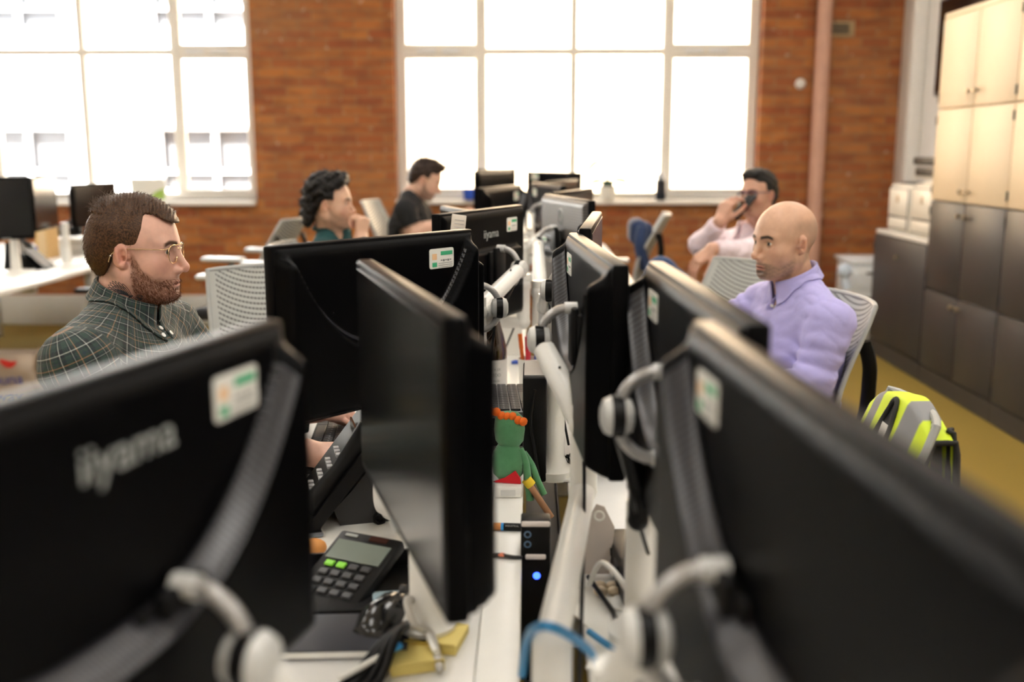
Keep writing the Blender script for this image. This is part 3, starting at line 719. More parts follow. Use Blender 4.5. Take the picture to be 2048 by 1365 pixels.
def sdf_mesh(fn, lo, hi, h, newton=2):
    lo = _v(lo); hi = _v(hi); B = 4
    nb = np.ceil((hi - lo) / h / B).astype(int); n = nb * B
    ax = [lo[i] + (np.arange(nb[i]) * B + (B - 1) / 2) * h for i in range(3)]
    C = np.stack(np.meshgrid(*ax, indexing='ij'), -1).reshape(-1, 3)
    Fc = fn(C).reshape(nb)
    F = np.repeat(np.repeat(np.repeat(Fc, B, 0), B, 1), B, 2)
    ids = np.argwhere(np.abs(Fc) < h * B * 1.9)
    off = np.stack(np.meshgrid(*[np.arange(B)] * 3, indexing='ij'), -1).reshape(-1, 3)
    for s in range(0, len(ids), 6000):
        I = (ids[s:s + 6000, None, :] * B + off[None]).reshape(-1, 3)
        F[I[:, 0], I[:, 1], I[:, 2]] = fn(lo + I * h)
    S = F < 0
    c = np.zeros(n - 1, dtype=np.int8)
    for i in (0, 1):
        for j in (0, 1):
            for k in (0, 1): c += S[i:n[0] - 1 + i, j:n[1] - 1 + j, k:n[2] - 1 + k]
    act = (c > 0) & (c < 8)
    cells = np.argwhere(act); idx = -np.ones(n - 1, dtype=np.int64); idx[act] = np.arange(len(cells))
    acc = np.zeros((len(cells), 3)); cnt = np.zeros(len(cells))
    cor = [(i, j, k) for i in (0, 1) for j in (0, 1) for k in (0, 1)]
    for a in cor:
        for d in range(3):
            if a[d]: continue
            b = list(a); b[d] = 1
            fa = F[tuple((cells + a).T)]; fb = F[tuple((cells + b).T)]
            m = (fa < 0) != (fb < 0)
            t = np.where(m, fa / np.where(m, fa - fb, 1), 0)
            pt = np.repeat(np.array([a], dtype=float), len(cells), 0); pt[:, d] += t
            acc[m] += pt[m]; cnt[m] += 1
    V = lo + (cells + acc / np.maximum(cnt, 1)[:, None]) * h
    Q = []
    for d in range(3):
        e, f = [(1, 2), (2, 0), (0, 1)][d]
        sl0 = [slice(1, n[i] - 1) for i in range(3)]; sl0[d] = slice(0, n[d] - 1); sl1 = list(sl0); sl1[d] = slice(1, n[d])
        A = S[tuple(sl0)]; Bq = S[tuple(sl1)]
        for flip, msk in ((False, A & ~Bq), (True, ~A & Bq)):
            w_ = np.argwhere(msk)
            if not len(w_): continue
            for i in range(3):
                if i != d: w_[:, i] += 1
            de = np.zeros(3, int); de[e] = 1; df = np.zeros(3, int); df[f] = 1
            q = np.stack([idx[tuple((w_ - de - df).T)], idx[tuple((w_ - df).T)], idx[tuple(w_.T)], idx[tuple((w_ - de).T)]], 1)
            Q.append(q[:, ::-1] if flip else q)
    Q = np.concatenate(Q)
    for _ in range(newton):
        f0 = fn(V); e = h * 0.4
        g = np.stack([(fn(V + np.eye(3)[i] * e) - f0) / e for i in range(3)], 1)
        g2 = np.maximum((g * g).sum(1), 0.2)
        st = (f0 / g2)[:, None] * g
        ln = np.linalg.norm(st, axis=1); st *= np.minimum(1, h * 0.8 / np.maximum(ln, 1e-12))[:, None]
        V = V - st
    return V, Q
def np_mesh(name, V, Q, m, parent, col=None, uv=None, smooth=True):
    me = bpy.data.meshes.new(name)
    me.vertices.add(len(V)); me.vertices.foreach_set('co', np.asarray(V, dtype=np.float32).ravel())
    Q = np.asarray(Q)
    me.loops.add(Q.size); me.loops.foreach_set('vertex_index', Q.ravel().astype(np.int32))
    me.polygons.add(len(Q)); me.polygons.foreach_set('loop_start', (np.arange(len(Q)) * Q.shape[1]).astype(np.int32))
    me.update(calc_edges=True); me.validate()
    me.polygons.foreach_set('use_smooth', [smooth] * len(me.polygons))
    if col is not None:
        a = me.attributes.new('Col', 'FLOAT_COLOR', 'POINT')
        a.data.foreach_set('color', np.concatenate([col, np.ones((len(V), 1))], 1).astype(np.float32).ravel())
    if uv is not None:
        a = me.attributes.new('cloth_uv', 'FLOAT_VECTOR', 'POINT'); a.data.foreach_set('vector', np.asarray(uv, dtype=np.float32).ravel())
    me.materials.append(m)
    o = bpy.data.objects.new(name, me); COL.objects.link(o)
    if parent is not None: o.parent = parent
    return o

# ------------------------------------------------------------------ materials of the figures
def skinmat():
    m = bpy.data.materials.new('skin'); nt, b, out = _nodes(m)
    a = N(nt, 'ShaderNodeAttribute', attribute_name='Col'); tc = N(nt, 'ShaderNodeTexCoord')
    n1 = N(nt, 'ShaderNodeTexNoise', i_Scale=70.0, i_Detail=5.0); L(nt, tc.outputs['Object'], n1.inputs['Vector'])
    n2 = N(nt, 'ShaderNodeTexNoise', i_Scale=900.0, i_Detail=2.0); L(nt, tc.outputs['Object'], n2.inputs['Vector'])
    f = mth(nt, 'ADD', mth(nt, 'MULTIPLY', n1.outputs[0], 0.28), 0.86)
    cc = N(nt, 'ShaderNodeVectorMath', operation='SCALE'); L(nt, a.outputs['Color'], cc.inputs[0]); L(nt, f, cc.inputs['Scale'])
    L(nt, cc.outputs[0], b.inputs['Base Color'])
    b.inputs['Roughness'].default_value = 0.46; b.inputs['Specular IOR Level'].default_value = 0.45
    b.inputs['Subsurface Weight'].default_value = 0.12; b.inputs['Subsurface Radius'].default_value = (0.010, 0.004, 0.002); b.inputs['Subsurface Scale'].default_value = 0.6
    bp = N(nt, 'ShaderNodeBump', i_Strength=0.12, i_Distance=0.001); L(nt, n2.outputs[0], bp.inputs['Height']); L(nt, bp.outputs[0], b.inputs['Normal'])
    return m
M_SKIN = skinmat()
def eyemat():
    m = bpy.data.materials.new('eyeball'); nt, b, out = _nodes(m)
    tc = N(nt, 'ShaderNodeTexCoord'); sp = N(nt, 'ShaderNodeSeparateXYZ'); L(nt, tc.outputs['Object'], sp.inputs[0])
    r = N(nt, 'ShaderNodeValToRGB'); r.color_ramp.interpolation = 'LINEAR'
    e = r.color_ramp.elements; e[0].position = 0.0; e[0].color = (0.70, 0.66, 0.62, 1); e[1].position = 1.0; e[1].color = (0.005, 0.005, 0.005, 1)
    for p, c in ((0.865, (0.66, 0.62, 0.58, 1)), (0.88, (0.03, 0.025, 0.02, 1)), (0.90, (0.10, 0.09, 0.06, 1)), (0.955, (0.07, 0.055, 0.035, 1)), (0.965, (0.004, 0.004, 0.004, 1))):
        k = e.new(p); k.color = c
    L(nt, mth(nt, 'DIVIDE', sp.outputs[0], 0.0125), r.inputs[0]); L(nt, r.outputs[0], b.inputs['Base Color'])
    b.inputs['Roughness'].default_value = 0.06; b.inputs['Coat Weight'].default_value = 0.5
    return m
M_EYE = eyemat()
def hairmat(name, c1, c2, rough=0.42):
    m = mat(name, tuple((a + b) / 2 for a, b in zip(c1, c2)), rough)
    nt = m.node_tree; b = nt.nodes['Principled BSDF']
    b.inputs['Specular IOR Level'].default_value = 0.25
    tc = N(nt, 'ShaderNodeTexCoord'); mp = N(nt, 'ShaderNodeMapping'); mp.inputs['Scale'].default_value = (60, 260, 60); L(nt, tc.outputs['Object'], mp.inputs[0])
    n1 = N(nt, 'ShaderNodeTexNoise', i_Scale=4.0, i_Detail=4.0); L(nt, mp.outputs[0], n1.inputs['Vector'])
    r = N(nt, 'ShaderNodeValToRGB'); r.color_ramp.elements[0].position = 0.35; r.color_ramp.elements[1].position = 0.68
    r.color_ramp.elements[0].color = (*c1, 1); r.color_ramp.elements[1].color = (*c2, 1)
    L(nt, n1.outputs[0], r.inputs[0]); L(nt, r.outputs[0], b.inputs['Base Color'])
    bp = N(nt, 'ShaderNodeBump', i_Strength=0.5, i_Distance=0.002); L(nt, n1.outputs[0], bp.inputs['Height']); L(nt, bp.outputs[0], b.inputs['Normal'])
    return m
def clothmat(name, col, rough=0.75, weave=0.12, sheen=0.15):
    m = mat(name, col, rough, var=0.10, vs=25, sheen=sheen)
    nt = m.node_tree; b = nt.nodes['Principled BSDF']; tc = N(nt, 'ShaderNodeTexCoord')
    n1 = N(nt, 'ShaderNodeTexNoise', i_Scale=1100.0, i_Detail=1.0); L(nt, tc.outputs['Object'], n1.inputs['Vector'])
    n2 = N(nt, 'ShaderNodeTexNoise', i_Scale=22.0, i_Detail=3.0, i_Distortion=1.0); L(nt, tc.outputs['Object'], n2.inputs['Vector'])
    hgt = mth(nt, 'ADD', mth(nt, 'MULTIPLY', n1.outputs[0], 0.12), n2.outputs[0])
    bp = N(nt, 'ShaderNodeBump', i_Strength=0.35, i_Distance=0.008); L(nt, hgt, bp.inputs['Height']); L(nt, bp.outputs[0], b.inputs['Normal'])
    return m
def plaidmat():
    m = bpy.data.materials.new('green_plaid'); nt, b, out = _nodes(m)
    a = N(nt, 'ShaderNodeAttribute', attribute_name='cloth_uv'); sp = N(nt, 'ShaderNodeSeparateXYZ'); L(nt, a.outputs['Vector'], sp.inputs[0])
    base = (0.013, 0.032, 0.026, 1)
    def stripes(s, per):
        f = mth(nt, 'FRACT', mth(nt, 'DIVIDE', s, per))
        r = N(nt, 'ShaderNodeValToRGB'); r.color_ramp.interpolation = 'CONSTANT'
        e = r.color_ramp.elements; e[0].position = 0; e[0].color = base; e[1].position = 0.9; e[1].color = base
        for p, c in ((0.10, (0.004, 0.007, 0.010, 1)), (0.24, (0.36, 0.37, 0.34, 1)), (0.275, (0.004, 0.007, 0.010, 1)), (0.36, base), (0.47, (0.012, 0.022, 0.035, 1)), (0.53, base),
                     (0.63, (0.27, 0.145, 0.075, 1)), (0.670, base), (0.76, (0.005, 0.008, 0.010, 1)), (0.83, (0.24, 0.25, 0.23, 1)), (0.855, (0.005, 0.008, 0.010, 1))):
            k = e.new(p); k.color = c
        L(nt, f, r.inputs[0]); return r.outputs[0]
    c = mixc(nt, 0.5, stripes(sp.outputs[0], 0.050), stripes(sp.outputs[1], 0.055))
    tc = N(nt, 'ShaderNodeTexCoord')
    n1 = N(nt, 'ShaderNodeTexNoise', i_Scale=1400.0, i_Detail=1.0); L(nt, tc.outputs['Object'], n1.inputs['Vector'])
    c2 = N(nt, 'ShaderNodeVectorMath', operation='SCALE'); L(nt, c, c2.inputs[0]); L(nt, mth(nt, 'ADD', mth(nt, 'MULTIPLY', n1.outputs[0], 0.5), 1.05), c2.inputs['Scale'])
    L(nt, c2.outputs[0], b.inputs['Base Color']); b.inputs['Roughness'].default_value = 0.8; b.inputs['Sheen Weight'].default_value = 0.12
    n2 = N(nt, 'ShaderNodeTexNoise', i_Scale=24.0, i_Detail=3.0, i_Distortion=1.2); L(nt, tc.outputs['Object'], n2.inputs['Vector'])
    bp = N(nt, 'ShaderNodeBump', i_Strength=0.45, i_Distance=0.008); L(nt, n2.outputs[0], bp.inputs['Height']); L(nt, bp.outputs[0], b.inputs['Normal'])
    return m

# ------------------------------------------------------------------ the head (x forward, y to its left, z up; origin between the eyes' height)
def head_fn(o, neck):
    g = o.get
    jw = g('jaw', 1.0); ns = g('nose', 1.0); lid = g('lid', 0.0046); fat = g('fat', 0.0)
    Re = [rotm(0.0, 0.14, s * -0.30) for s in (1, -1)]
    def fn(p):
        q = p.copy(); q[:, 1] = np.abs(q[:, 1])          # the head is built symmetric
        d = ell(q, (-0.010, 0, 0.028), (0.098, 0.0765, 0.090))
        d = smin(d, ell(q, (0.022, 0, 0.012), (0.066, 0.066, 0.072)), 0.03)
        d = smin(d, ell(q, (0.034, 0, -0.055), (0.050, 0.054 * jw, 0.060)), 0.035)
        d = smin(d, cap(q, (-0.004, 0.054 * jw, -0.062), (0.060, 0.020, -0.100), 0.017 + fat, 0.016 + fat), 0.03)
        d = smin(d, ell(q, (0.0745, 0, -0.099), (0.0195, 0.022, 0.016)), 0.022)
        d = smin(d, ell(q, (0.060, 0, -0.070), (0.030, 0.034, 0.034)), 0.02)
        d = smin(d, sph(q, (0.052, 0.043, -0.034), 0.024), 0.03)
        d = smin(d, cap(q, (0.083, 0.006, 0.012), (0.070, 0.044, 0.014), 0.0105, 0.009), 0.018)
        # neck
        nk = cap(p, (-0.022, 0, -0.05), neck, 0.053 + fat, 0.060 + fat)
        nk = smin(nk, cap(p, (0.022, 0, -0.100), (neck[0] + 0.045, 0, neck[2] + 0.02), 0.020 + fat, 0.022), 0.035)
        nk = smin(nk, cap(q, (-0.012, 0.050, -0.055), (neck[0] + 0.050, 0.012, neck[2] + 0.0), 0.013, 0.012), 0.02)
        d = smin(d, nk, 0.020)
        # eye sockets and lids
        d = smax(d, -ell(q, (0.097, 0.032, -0.004), (0.019, 0.021, 0.0135)), 0.013)
        ld = smax(sph(q, (0.0715, 0.0320, -0.003), 0.0146), -ell(q, (0.086, 0.0335, -0.003), (0.014, 0.0128, lid)), 0.0018)
        d = smin(d, ld, 0.004)
        d = smax(d, -ell(q, (0.0715, 0.0320, -0.003), (0.0126, 0.0126, 0.0126)), 0.0006)
        # nose
        n_ = cap(q, (0.0845, 0, 0.008), (0.1030 + 0.006 * ns, 0, -0.037), 0.0075, 0.0085 * ns)
        n_ = smin(n_, sph(q, (0.1030 + 0.006 * ns, 0, -0.0425), 0.0098 * ns), 0.010)
        n_ = smin(n_, ell(q, (0.0975, 0.0125 * ns, -0.0465), (0.0105, 0.0068, 0.0078)), 0.006)
        n_ = smin(n_, cap(q, (0.090, 0, -0.048), (0.080, 0, -0.060), 0.010, 0.008), 0.01)
        d = smin(d, n_, 0.013)
        d = smax(d, -ell(q, (0.104, 0.0066, -0.0535), (0.0055, 0.0035, 0.0045)), 0.003)
        # mouth
        d = smin(d, ell(q, (0.0860, 0, -0.0735), (0.0085, 0.0235, 0.0058)), 0.005)
        d = smin(d, ell(q, (0.0850, 0, -0.0835), (0.0085, 0.0205, 0.0066)), 0.005)
        d = smax(d, -ell(q, (0.0945, 0, -0.0782), (0.0115, 0.0255, 0.0017)), 0.0025)
        d = smax(d, -ell(q, (0.0960, 0, -0.0925), (0.010, 0.016, 0.0050)), 0.010)
        # ears
        Rr = rotm(0, 0.22, 0.30)
        e_ = ell(q, (-0.010, 0.0785, -0.010), (0.0180, 0.0062, 0.0275), Rr)
        e_ = smin(e_, sph(q, (-0.004, 0.0750, -0.0315), 0.0080), 0.008)
        e_ = smax(e_, -ell(q, (-0.0045, 0.0860, -0.010), (0.0108, 0.0070, 0.0175), Rr), 0.004)
        e_ = smin(e_, cap(q, (-0.018, 0.0815, 0.006), (-0.0130, 0.0815, -0.022), 0.0030), 0.004)
        e_ = smin(e_, sph(q, (0.0055, 0.0755, -0.0135), 0.0052), 0.004)
        e_ = smax(e_, -sph(q, (-0.003, 0.0800, -0.016), 0.0062), 0.003)
        d = smin(d, e_, 0.006)
        return d
    return fn
def rad(p, c, r): return np.exp(-(((p - _v(c)) / _v(r)) ** 2).sum(1))
def head_cols(o, P):
    q = P.copy(); q[:, 1] = np.abs(q[:, 1])
    x, y, z = q.T
    skin = _v(o.get('skin', (0.60, 0.36, 0.26)))
    C = np.repeat(skin[None], len(P), 0)
    red = np.clip(0.55 * rad(q, (0.065, 0.045, -0.035), (0.03, 0.025, 0.025)) + 0.6 * rad(q, (0.110, 0, -0.043), (0.014, 0.016, 0.014)) + 0.75 * rad(q, (-0.01, 0.082, -0.01), (0.022, 0.016, 0.034)) + 0.25 * rad(q, (0.0, 0.05, -0.12), (0.05, 0.05, 0.04)), 0, 1) * o.get('red', 0.7)
    C *= (1 - red[:, None] * _v((0.02, 0.34, 0.36)))
    lip = np.clip(sstep(0.0800, 0.086, x) * (np.exp(-(((z + 0.0785) / 0.0088) ** 4)) * np.exp(-((y / 0.0225) ** 4))), 0, 1)
    C = C * (1 - lip[:, None]) + lip[:, None] * _v((0.46, 0.19, 0.15)) * (skin.mean() / 0.40)
    mouth = np.exp(-(((z + 0.0782) / 0.0014) ** 2)) * np.exp(-((y / 0.024) ** 6)) * sstep(0.07, 0.08, x)
    C *= (1 - 0.6 * mouth[:, None])
    br = o.get('brow', (0.06, 0.035, 0.022))
    zb = 0.0140 + 0.0045 * np.sin(np.clip((y - 0.012) / 0.040, 0, 1) * PI * 0.75) - 0.004 * sstep(0.035, 0.052, y)
    brow = np.exp(-(((z - zb) / 0.0052) ** 4)) * sstep(0.009, 0.015, y) * (1 - sstep(0.048, 0.056, y)) * sstep(0.05, 0.06, x) * o.get('browd', 0.85)
    C = C * (1 - brow[:, None]) + brow[:, None] * _v(br)
    lash = (np.exp(-((np.linalg.norm(q - _v((0.0715, 0.032, -0.003)), axis=1) - 0.0136) / 0.0012) ** 2)) * sstep(0.0805, 0.083, x) * np.exp(-(((np.abs(z + 0.003)) - 0.0046) / 0.0016) ** 2)
    C *= (1 - 0.85 * np.clip(lash * 1.5, 0, 1)[:, None])
    if o.get('beard'):
        top = np.interp(x, [-0.02, 0.012, 0.035, 0.060, 0.078, 0.10], o.get('beardline', [-0.035, -0.020, -0.048, -0.064, -0.063, -0.063]))
        bd = sstep(0.006, -0.010, z - top) * sstep(0.004, 0.018, x) * sstep(o.get('neckline', -0.150), o.get('neckline', -0.150) + 0.02, z)
        bd *= 1 - 0.97 * np.clip(lip * 1.4, 0, 1)
        nz = 0.75 + 0.5 * wob(P, 900.0) * 0.5 + 0.25 * wob(P, 350.0)
        bd = np.clip(bd * np.clip(nz, 0.35, 1.1), 0, 1) * o['beard'][3]
        C = C * (1 - bd[:, None]) + bd[:, None] * _v(o['beard'][:3])
    if o.get('goatee'):
        gt = np.clip(rad(q, (0.088, 0, -0.083), (0.030, 0.026, 0.026)) * 2.2, 0, 1) * sstep(-0.062, -0.067, z) * (1 - np.clip(lip * 1.5, 0, 1)) * np.clip(0.8 + 0.35 * wob(P, 700.0), 0.4, 1) * o['goatee']
        C = C * (1 - gt[:, None]) + gt[:, None] * _v((0.045, 0.032, 0.026))
    if o.get('stubble'):
        # shaved hair shadow over the sides and back of the skull
        sb = sstep(0.075, 0.045, z) * sstep(0.035, -0.005, x) * sstep(-0.075, -0.055, z) * (1 - np.clip(2.5 * rad(q, (-0.008, 0.082, -0.014), (0.026, 0.022, 0.034)), 0, 1))
        sb = sb * o['stubble'][3]
        C = C * (1 - sb[:, None]) + sb[:, None] * _v(o['stubble'][:3])
    return np.clip(C, 0.003, 1)

# ------------------------------------------------------------------ hands
FING = ((0.030, 0.043, 0.027, 0.021, 0.0088), (0.0095, 0.047, 0.030, 0.022, 0.0090), (-0.011, 0.044, 0.028, 0.021, 0.0086), (-0.029, 0.034, 0.021, 0.018, 0.0076))
def hand_prims(W, R, side, curl, thumb, spread=0.0, sc=1.0):
    # W wrist, R columns: x along the fingers, y across (towards the thumb for side=+1), z out of the back of the hand
    P = lambda a: W + R @ (np.array(a) * sc)
    s = side; palm = []; fing = []
    for i, (y, l1, l2, l3, r) in enumerate(FING):
        kx = (0.088, 0.092, 0.087, 0.079)[i]
        palm.append((P((0.004, s * y * 0.55, 0)), P((kx, s * y, 0.002)), 0.0155 * sc, 0.0118 * sc))
        c = curl[i]; a = np.array((kx, s * y, 0.0)); ang = 0; lat = spread * (1.5 - i) * 0.5
        ch = []
        for l, k, r0, r1 in ((l1, c[0], r, r * 0.95), (l2, c[1], r * 0.95, r * 0.88), (l3, c[2], r * 0.88, r * 0.74)):
            ang += k; dr = np.array((math.cos(ang) * math.cos(lat), s * math.sin(lat), -math.sin(ang)))
            b = a + dr * l; ch.append((P(a), P(b), r0 * sc, r1 * sc)); a = b
        fing.append(ch)
    palm.append((P((0.02, s * 0.018, -0.006)), P((0.052, s * 0.030, -0.010)), 0.016 * sc, 0.013 * sc))
    t0 = np.array((0.022, s * 0.024, -0.008)); ch = []
    for (dx, dy, dz), l, r0, r1 in zip(thumb, (0.045, 0.034, 0.028), (0.0135, 0.0108, 0.0098), (0.0112, 0.0098, 0.0080)):
        dv = np.array((dx, s * dy, dz)); dv = dv / np.linalg.norm(dv); b = t0 + dv * l
        ch.append((P(t0), P(b), r0 * sc, r1 * sc)); t0 = b
    fing.append(ch)
    return palm, fing
RELAX = ((0.30, 0.45, 0.30), (0.35, 0.50, 0.30), (0.40, 0.50, 0.35), (0.45, 0.50, 0.35))
TYPE = ((0.25, 0.75, 0.35), (0.20, 0.70, 0.35), (0.28, 0.70, 0.35), (0.35, 0.65, 0.35))
FIST = ((1.15, 1.5, 0.9), (1.25, 1.55, 0.9), (1.3, 1.55, 0.9), (1.35, 1.5, 0.9))
GRIP = ((0.55, 0.85, 0.5), (0.6, 0.9, 0.5), (0.65, 0.9, 0.5), (0.7, 0.9, 0.5))
TH_OPEN = ((0.7, 0.65, -0.3), (0.85, 0.40, -0.3), (0.95, 0.20, -0.2))
TH_FIST = ((0.75, 0.35, -0.65), (0.9, -0.35, -0.5), (0.75, -0.75, -0.3))
def frame_of(xd, zd):
    x = _v(xd) / np.linalg.norm(xd); z = _v(zd); z = z - x * (z @ x); z /= np.linalg.norm(z)
    return np.stack([x, np.cross(z, x), z], 1)

def arm_mesh(S, E, W, hand, h, fr=(0.048, 0.043, 0.040, 0.028)):
    S, E, W = _v(S), _v(E), _v(W)
    palm, fing = hand
    fa = E + (W - E) * 0.35
    def fn(p):
        d = cap(p, S, E, fr[0], fr[1])
        d = smin(d, cap(p, E, fa, fr[1] * 0.98, fr[2] * 1.02), 0.02); d = smin(d, cap(p, fa, W, fr[2], fr[3]), 0.02)
        pm = None
        for a, b, r0, r1 in palm:
            k = cap(p, a, b, r0, r1); pm = k if pm is None else smin(pm, k, 0.010)
        d = smin(d, pm, 0.02)
        for ch in fing:
            f = None
            for a, b, r0, r1 in ch:
                k = cap(p, a, b, r0, r1); f = k if f is None else smin(f, k, 0.003)
            f = np.minimum(f, 1.0)
            d = smin(d, f, 0.0035)
        return d
    pts = [S, E, W] + [q for ch in fing for a, b, _, _ in ch for q in (a, b)] + [q for a, b, _, _ in palm for q in (a, b)]
    pts = np.array(pts)
    return sdf_mesh(fn, pts.min(0) - 0.06, pts.max(0) + 0.06, h)

# ------------------------------------------------------------------ assembling one person
from mathutils.bvhtree import BVHTree
def strands(name, V, Nn, flow, n, ln, lift, r, m, parent, pick=None, seg=4, jit=0.25, seed=3, curl=0.0):
    rg = np.random.default_rng(seed)
    ok = np.arange(len(V)) if pick is None else np.flatnonzero(pick)
    ids = rg.choice(ok, n)
    mb = MB()
    for i in ids:
        p = V[i] + rg.normal(0, 0.001, 3); nn = Nn[i]
        d = flow(V[i]); d = d - nn * (d @ nn); d = d / (np.linalg.norm(d) + 1e-9) + rg.normal(0, jit, 3); d /= np.linalg.norm(d)
        l = ln * rg.uniform(0.6, 1.25); pts = []
        ph = rg.uniform(0, 6.28); sd = np.cross(d, nn)
        for k in range(seg + 1):
            t = k / seg
            pts.append(p + d * l * t + nn * (lift * (1.6 * t - 1.0 * t * t)) - nn * 0.002 * (1 - t) + (sd * math.sin(ph + 5 * t) + nn * math.cos(ph + 5 * t)) * curl * t)
        mb.tube(pts, [r * (1 - 0.75 * k / seg) for k in range(seg + 1)], 3)
    return mb.build(name, m, parent, ang=180)
def normals(V, Q):
    n = np.cross(V[Q[:, 2]] - V[Q[:, 0]], V[Q[:, 3]] - V[Q[:, 1]]); N_ = np.zeros_like(V)
    for k in range(4): np.add.at(N_, Q[:, k], n)
    return N_ / np.maximum(np.linalg.norm(N_, axis=1, keepdims=True), 1e-12)
def bone_uv(p, a, b):
    a, b = _v(a), _v(b); ax = (b - a) / np.linalg.norm(b - a); x = np.cross(ax, (0.3, 0.9, 0.1)); x /= np.linalg.norm(x); y = np.cross(ax, x)
    q = p - a
    return np.arctan2(q @ y, q @ x) * 0.062, q @ ax
def figure(o):
    rz = o['rz']; root = Vector((*o['root'], 0))
    t = thing('person', o['label'], 'person', root, rz, None)
    Mi = np.array(Matrix.Rotation(-rz, 3, 'Z')); Lp = lambda w_: Mi @ (_v(w_) - _v(root)); Ld = lambda d_: Mi @ _v(d_)
    h = o['h']; b = o.get('bulk', 1.0); lean = o.get('lean', 0.05)
    P0 = _v((0, 0, o.get('pelvis', 0.575))); R = rotm(0, lean, 0)
    T = lambda a: P0 + R @ _v(a)
    Nk = T(o.get('neckb', (-0.015, 0, 0.505))); sh = o.get('shw', 0.178) * b
    S = {1: T((-0.005, sh, 0.415)) + _v(o.get('dSL', (0, 0, 0))), -1: T((-0.005, -sh, 0.415)) + _v(o.get('dSR', (0, 0, 0)))}
    hp = Lp(o['head']); Rh = rotm(o.get('hroll', 0), o.get('hpitch', 0), o['hyaw'] - rz)
    hs = o.get('hs', 0.925)
    neck_l = Rh.T @ (Nk - hp) / hs + _v((0, 0, -0.03))
    hf = head_fn(o, neck_l); hh = h['head']
    zl = min(-0.19, neck_l[2] - 0.03)
    HV, HQ = sdf_mesh(hf, (min(-0.13, neck_l[0] - 0.09), -0.12, zl), (0.15, 0.12, 0.135), hh)
    HC = head_cols(o, HV); HVw = HV * hs @ Rh.T + hp
    Vs, Qs, Cs = [HVw], [HQ], [HC]; n = len(HVw)
    skin = _v(o.get('skin', (0.60, 0.36, 0.26)))
    arms = {}
    for s, key in ((1, 'L'), (-1, 'R')):
        a = o[key]; E = Lp(a['E']); W = Lp(a['W']); arms[s] = (S[s], E, W)
        hand = hand_prims(W, frame_of(Ld(a['x']), Ld(a['z'])), a.get('side', s), a.get('curl', RELAX), a.get('th', TH_OPEN), a.get('spread', 0.1), o.get('hsc', 1.0))
        V, Q = arm_mesh(S[s], E, W, hand, h['hand'])
        c = np.repeat(skin[None], len(V), 0); dW = np.linalg.norm(V - W, axis=1)
        tips = np.zeros(len(V))
        for ch in hand[1]: tips = np.maximum(tips, np.exp(-((np.linalg.norm(V - ch[-1][1], axis=1) / 0.022) ** 2)) + 0.6 * np.exp(-((np.linalg.norm(V - ch[0][1], axis=1) / 0.012) ** 2)))
        c = c * (1 - np.clip(tips, 0, 1)[:, None] * _v((0.03, 0.22, 0.22)))
        Vs.append(V); Qs.append(Q + n); Cs.append(c); n += len(V)
    lg = {}
    for s, key in ((1, 'kneeL'), (-1, 'kneeR')):
        k_, a_ = o.get(key, ((0.43, s * 0.12, 0.53), (0.44, s * 0.12, 0.10)))
        lg[s] = (P0 + _v((0.0, s * 0.09, -0.035)), _v(k_), _v(a_))
    def core(p):
        q = (p - P0) @ R
        d = ell(q, (0.0, 0, 0.02), (0.12, 0.15, 0.12)); d = smin(d, ell(q, (0.01, 0, 0.28), (0.090 * b, 0.130 * b, 0.17)), 0.05)
        d = smin(d, cap(p, S[1], S[-1], 0.045), 0.04); d = smin(d, cap(p, Nk - _v((0, 0, 0.06)), Nk, 0.055), 0.03)
        for s in (1, -1):
            H_, K_, A_ = lg[s]; d = smin(d, cap(p, H_, K_, 0.070, 0.050), 0.03); d = smin(d, cap(p, K_, A_, 0.048, 0.036), 0.02)
        return d
    allp = np.array([x for s in (1, -1) for x in lg[s]] + [Nk, P0, S[1], S[-1]])
    V, Q = sdf_mesh(core, allp.min(0) - 0.2, allp.max(0) + 0.2, 0.012)
    Vs.append(V); Qs.append(Q + n); Cs.append(np.repeat(skin[None], len(V), 0))
    body = np_mesh('body', np.concatenate(Vs), np.concatenate(Qs), M_SKIN, t, np.concatenate(Cs))
    # eyes
    Hm = Matrix((Rh * hs).tolist()).to_4x4(); Hm.translation = Vector(hp)
    gy = o.get('gaze', (0, 0))
    for s in (1, -1):
        e = MB().ball((0, 0, 0), 0.0125, n=24, m=16).build('eye', M_EYE, t)
        e.matrix_local = Hm @ Matrix.Translation((0.0715, s * 0.032, -0.003)) @ Matrix.Rotation(gy[0], 4, 'Z') @ Matrix.Rotation(gy[1], 4, 'Y')
    # shirt
    sl = o.get('sleeve', 'long'); wa = o.get('wrinkle', 1.0)
    ends = {}
    for s in (1, -1):
        Sx, E, W = arms[s]
        ends[s] = {'long': W + (E - W) * 0.08, 'rolled': E + (W - E) * o.get('rollat', 0.42), 'short': None}[sl]
    def torso(p):
        q = (p - P0) @ R
        d = ell(q, (-0.01, 0, 0.0), (0.142 * b, 0.172 * b, 0.12)); d = smin(d, ell(q, (0.022 * b, 0, 0.13), (0.132 * b, 0.160 * b, 0.17)), 0.06)
        d = smin(d, ell(q, (-0.002, 0, 0.295), (0.128 * b, 0.166 * b, 0.175)), 0.06)
        d = smin(d, cap(p, S[1] * 0.82 + S[-1] * 0.18, S[-1] * 0.82 + S[1] * 0.18, 0.060 * b), 0.05)
        for s in (1, -1): d = smin(d, cap(p, S[s] * 0.75 + Nk * 0.25 + _v((0, 0, 0.0)), Nk + _v((-0.005, s * 0.022, -0.012)), 0.050 * b, 0.052), 0.04)
        return d
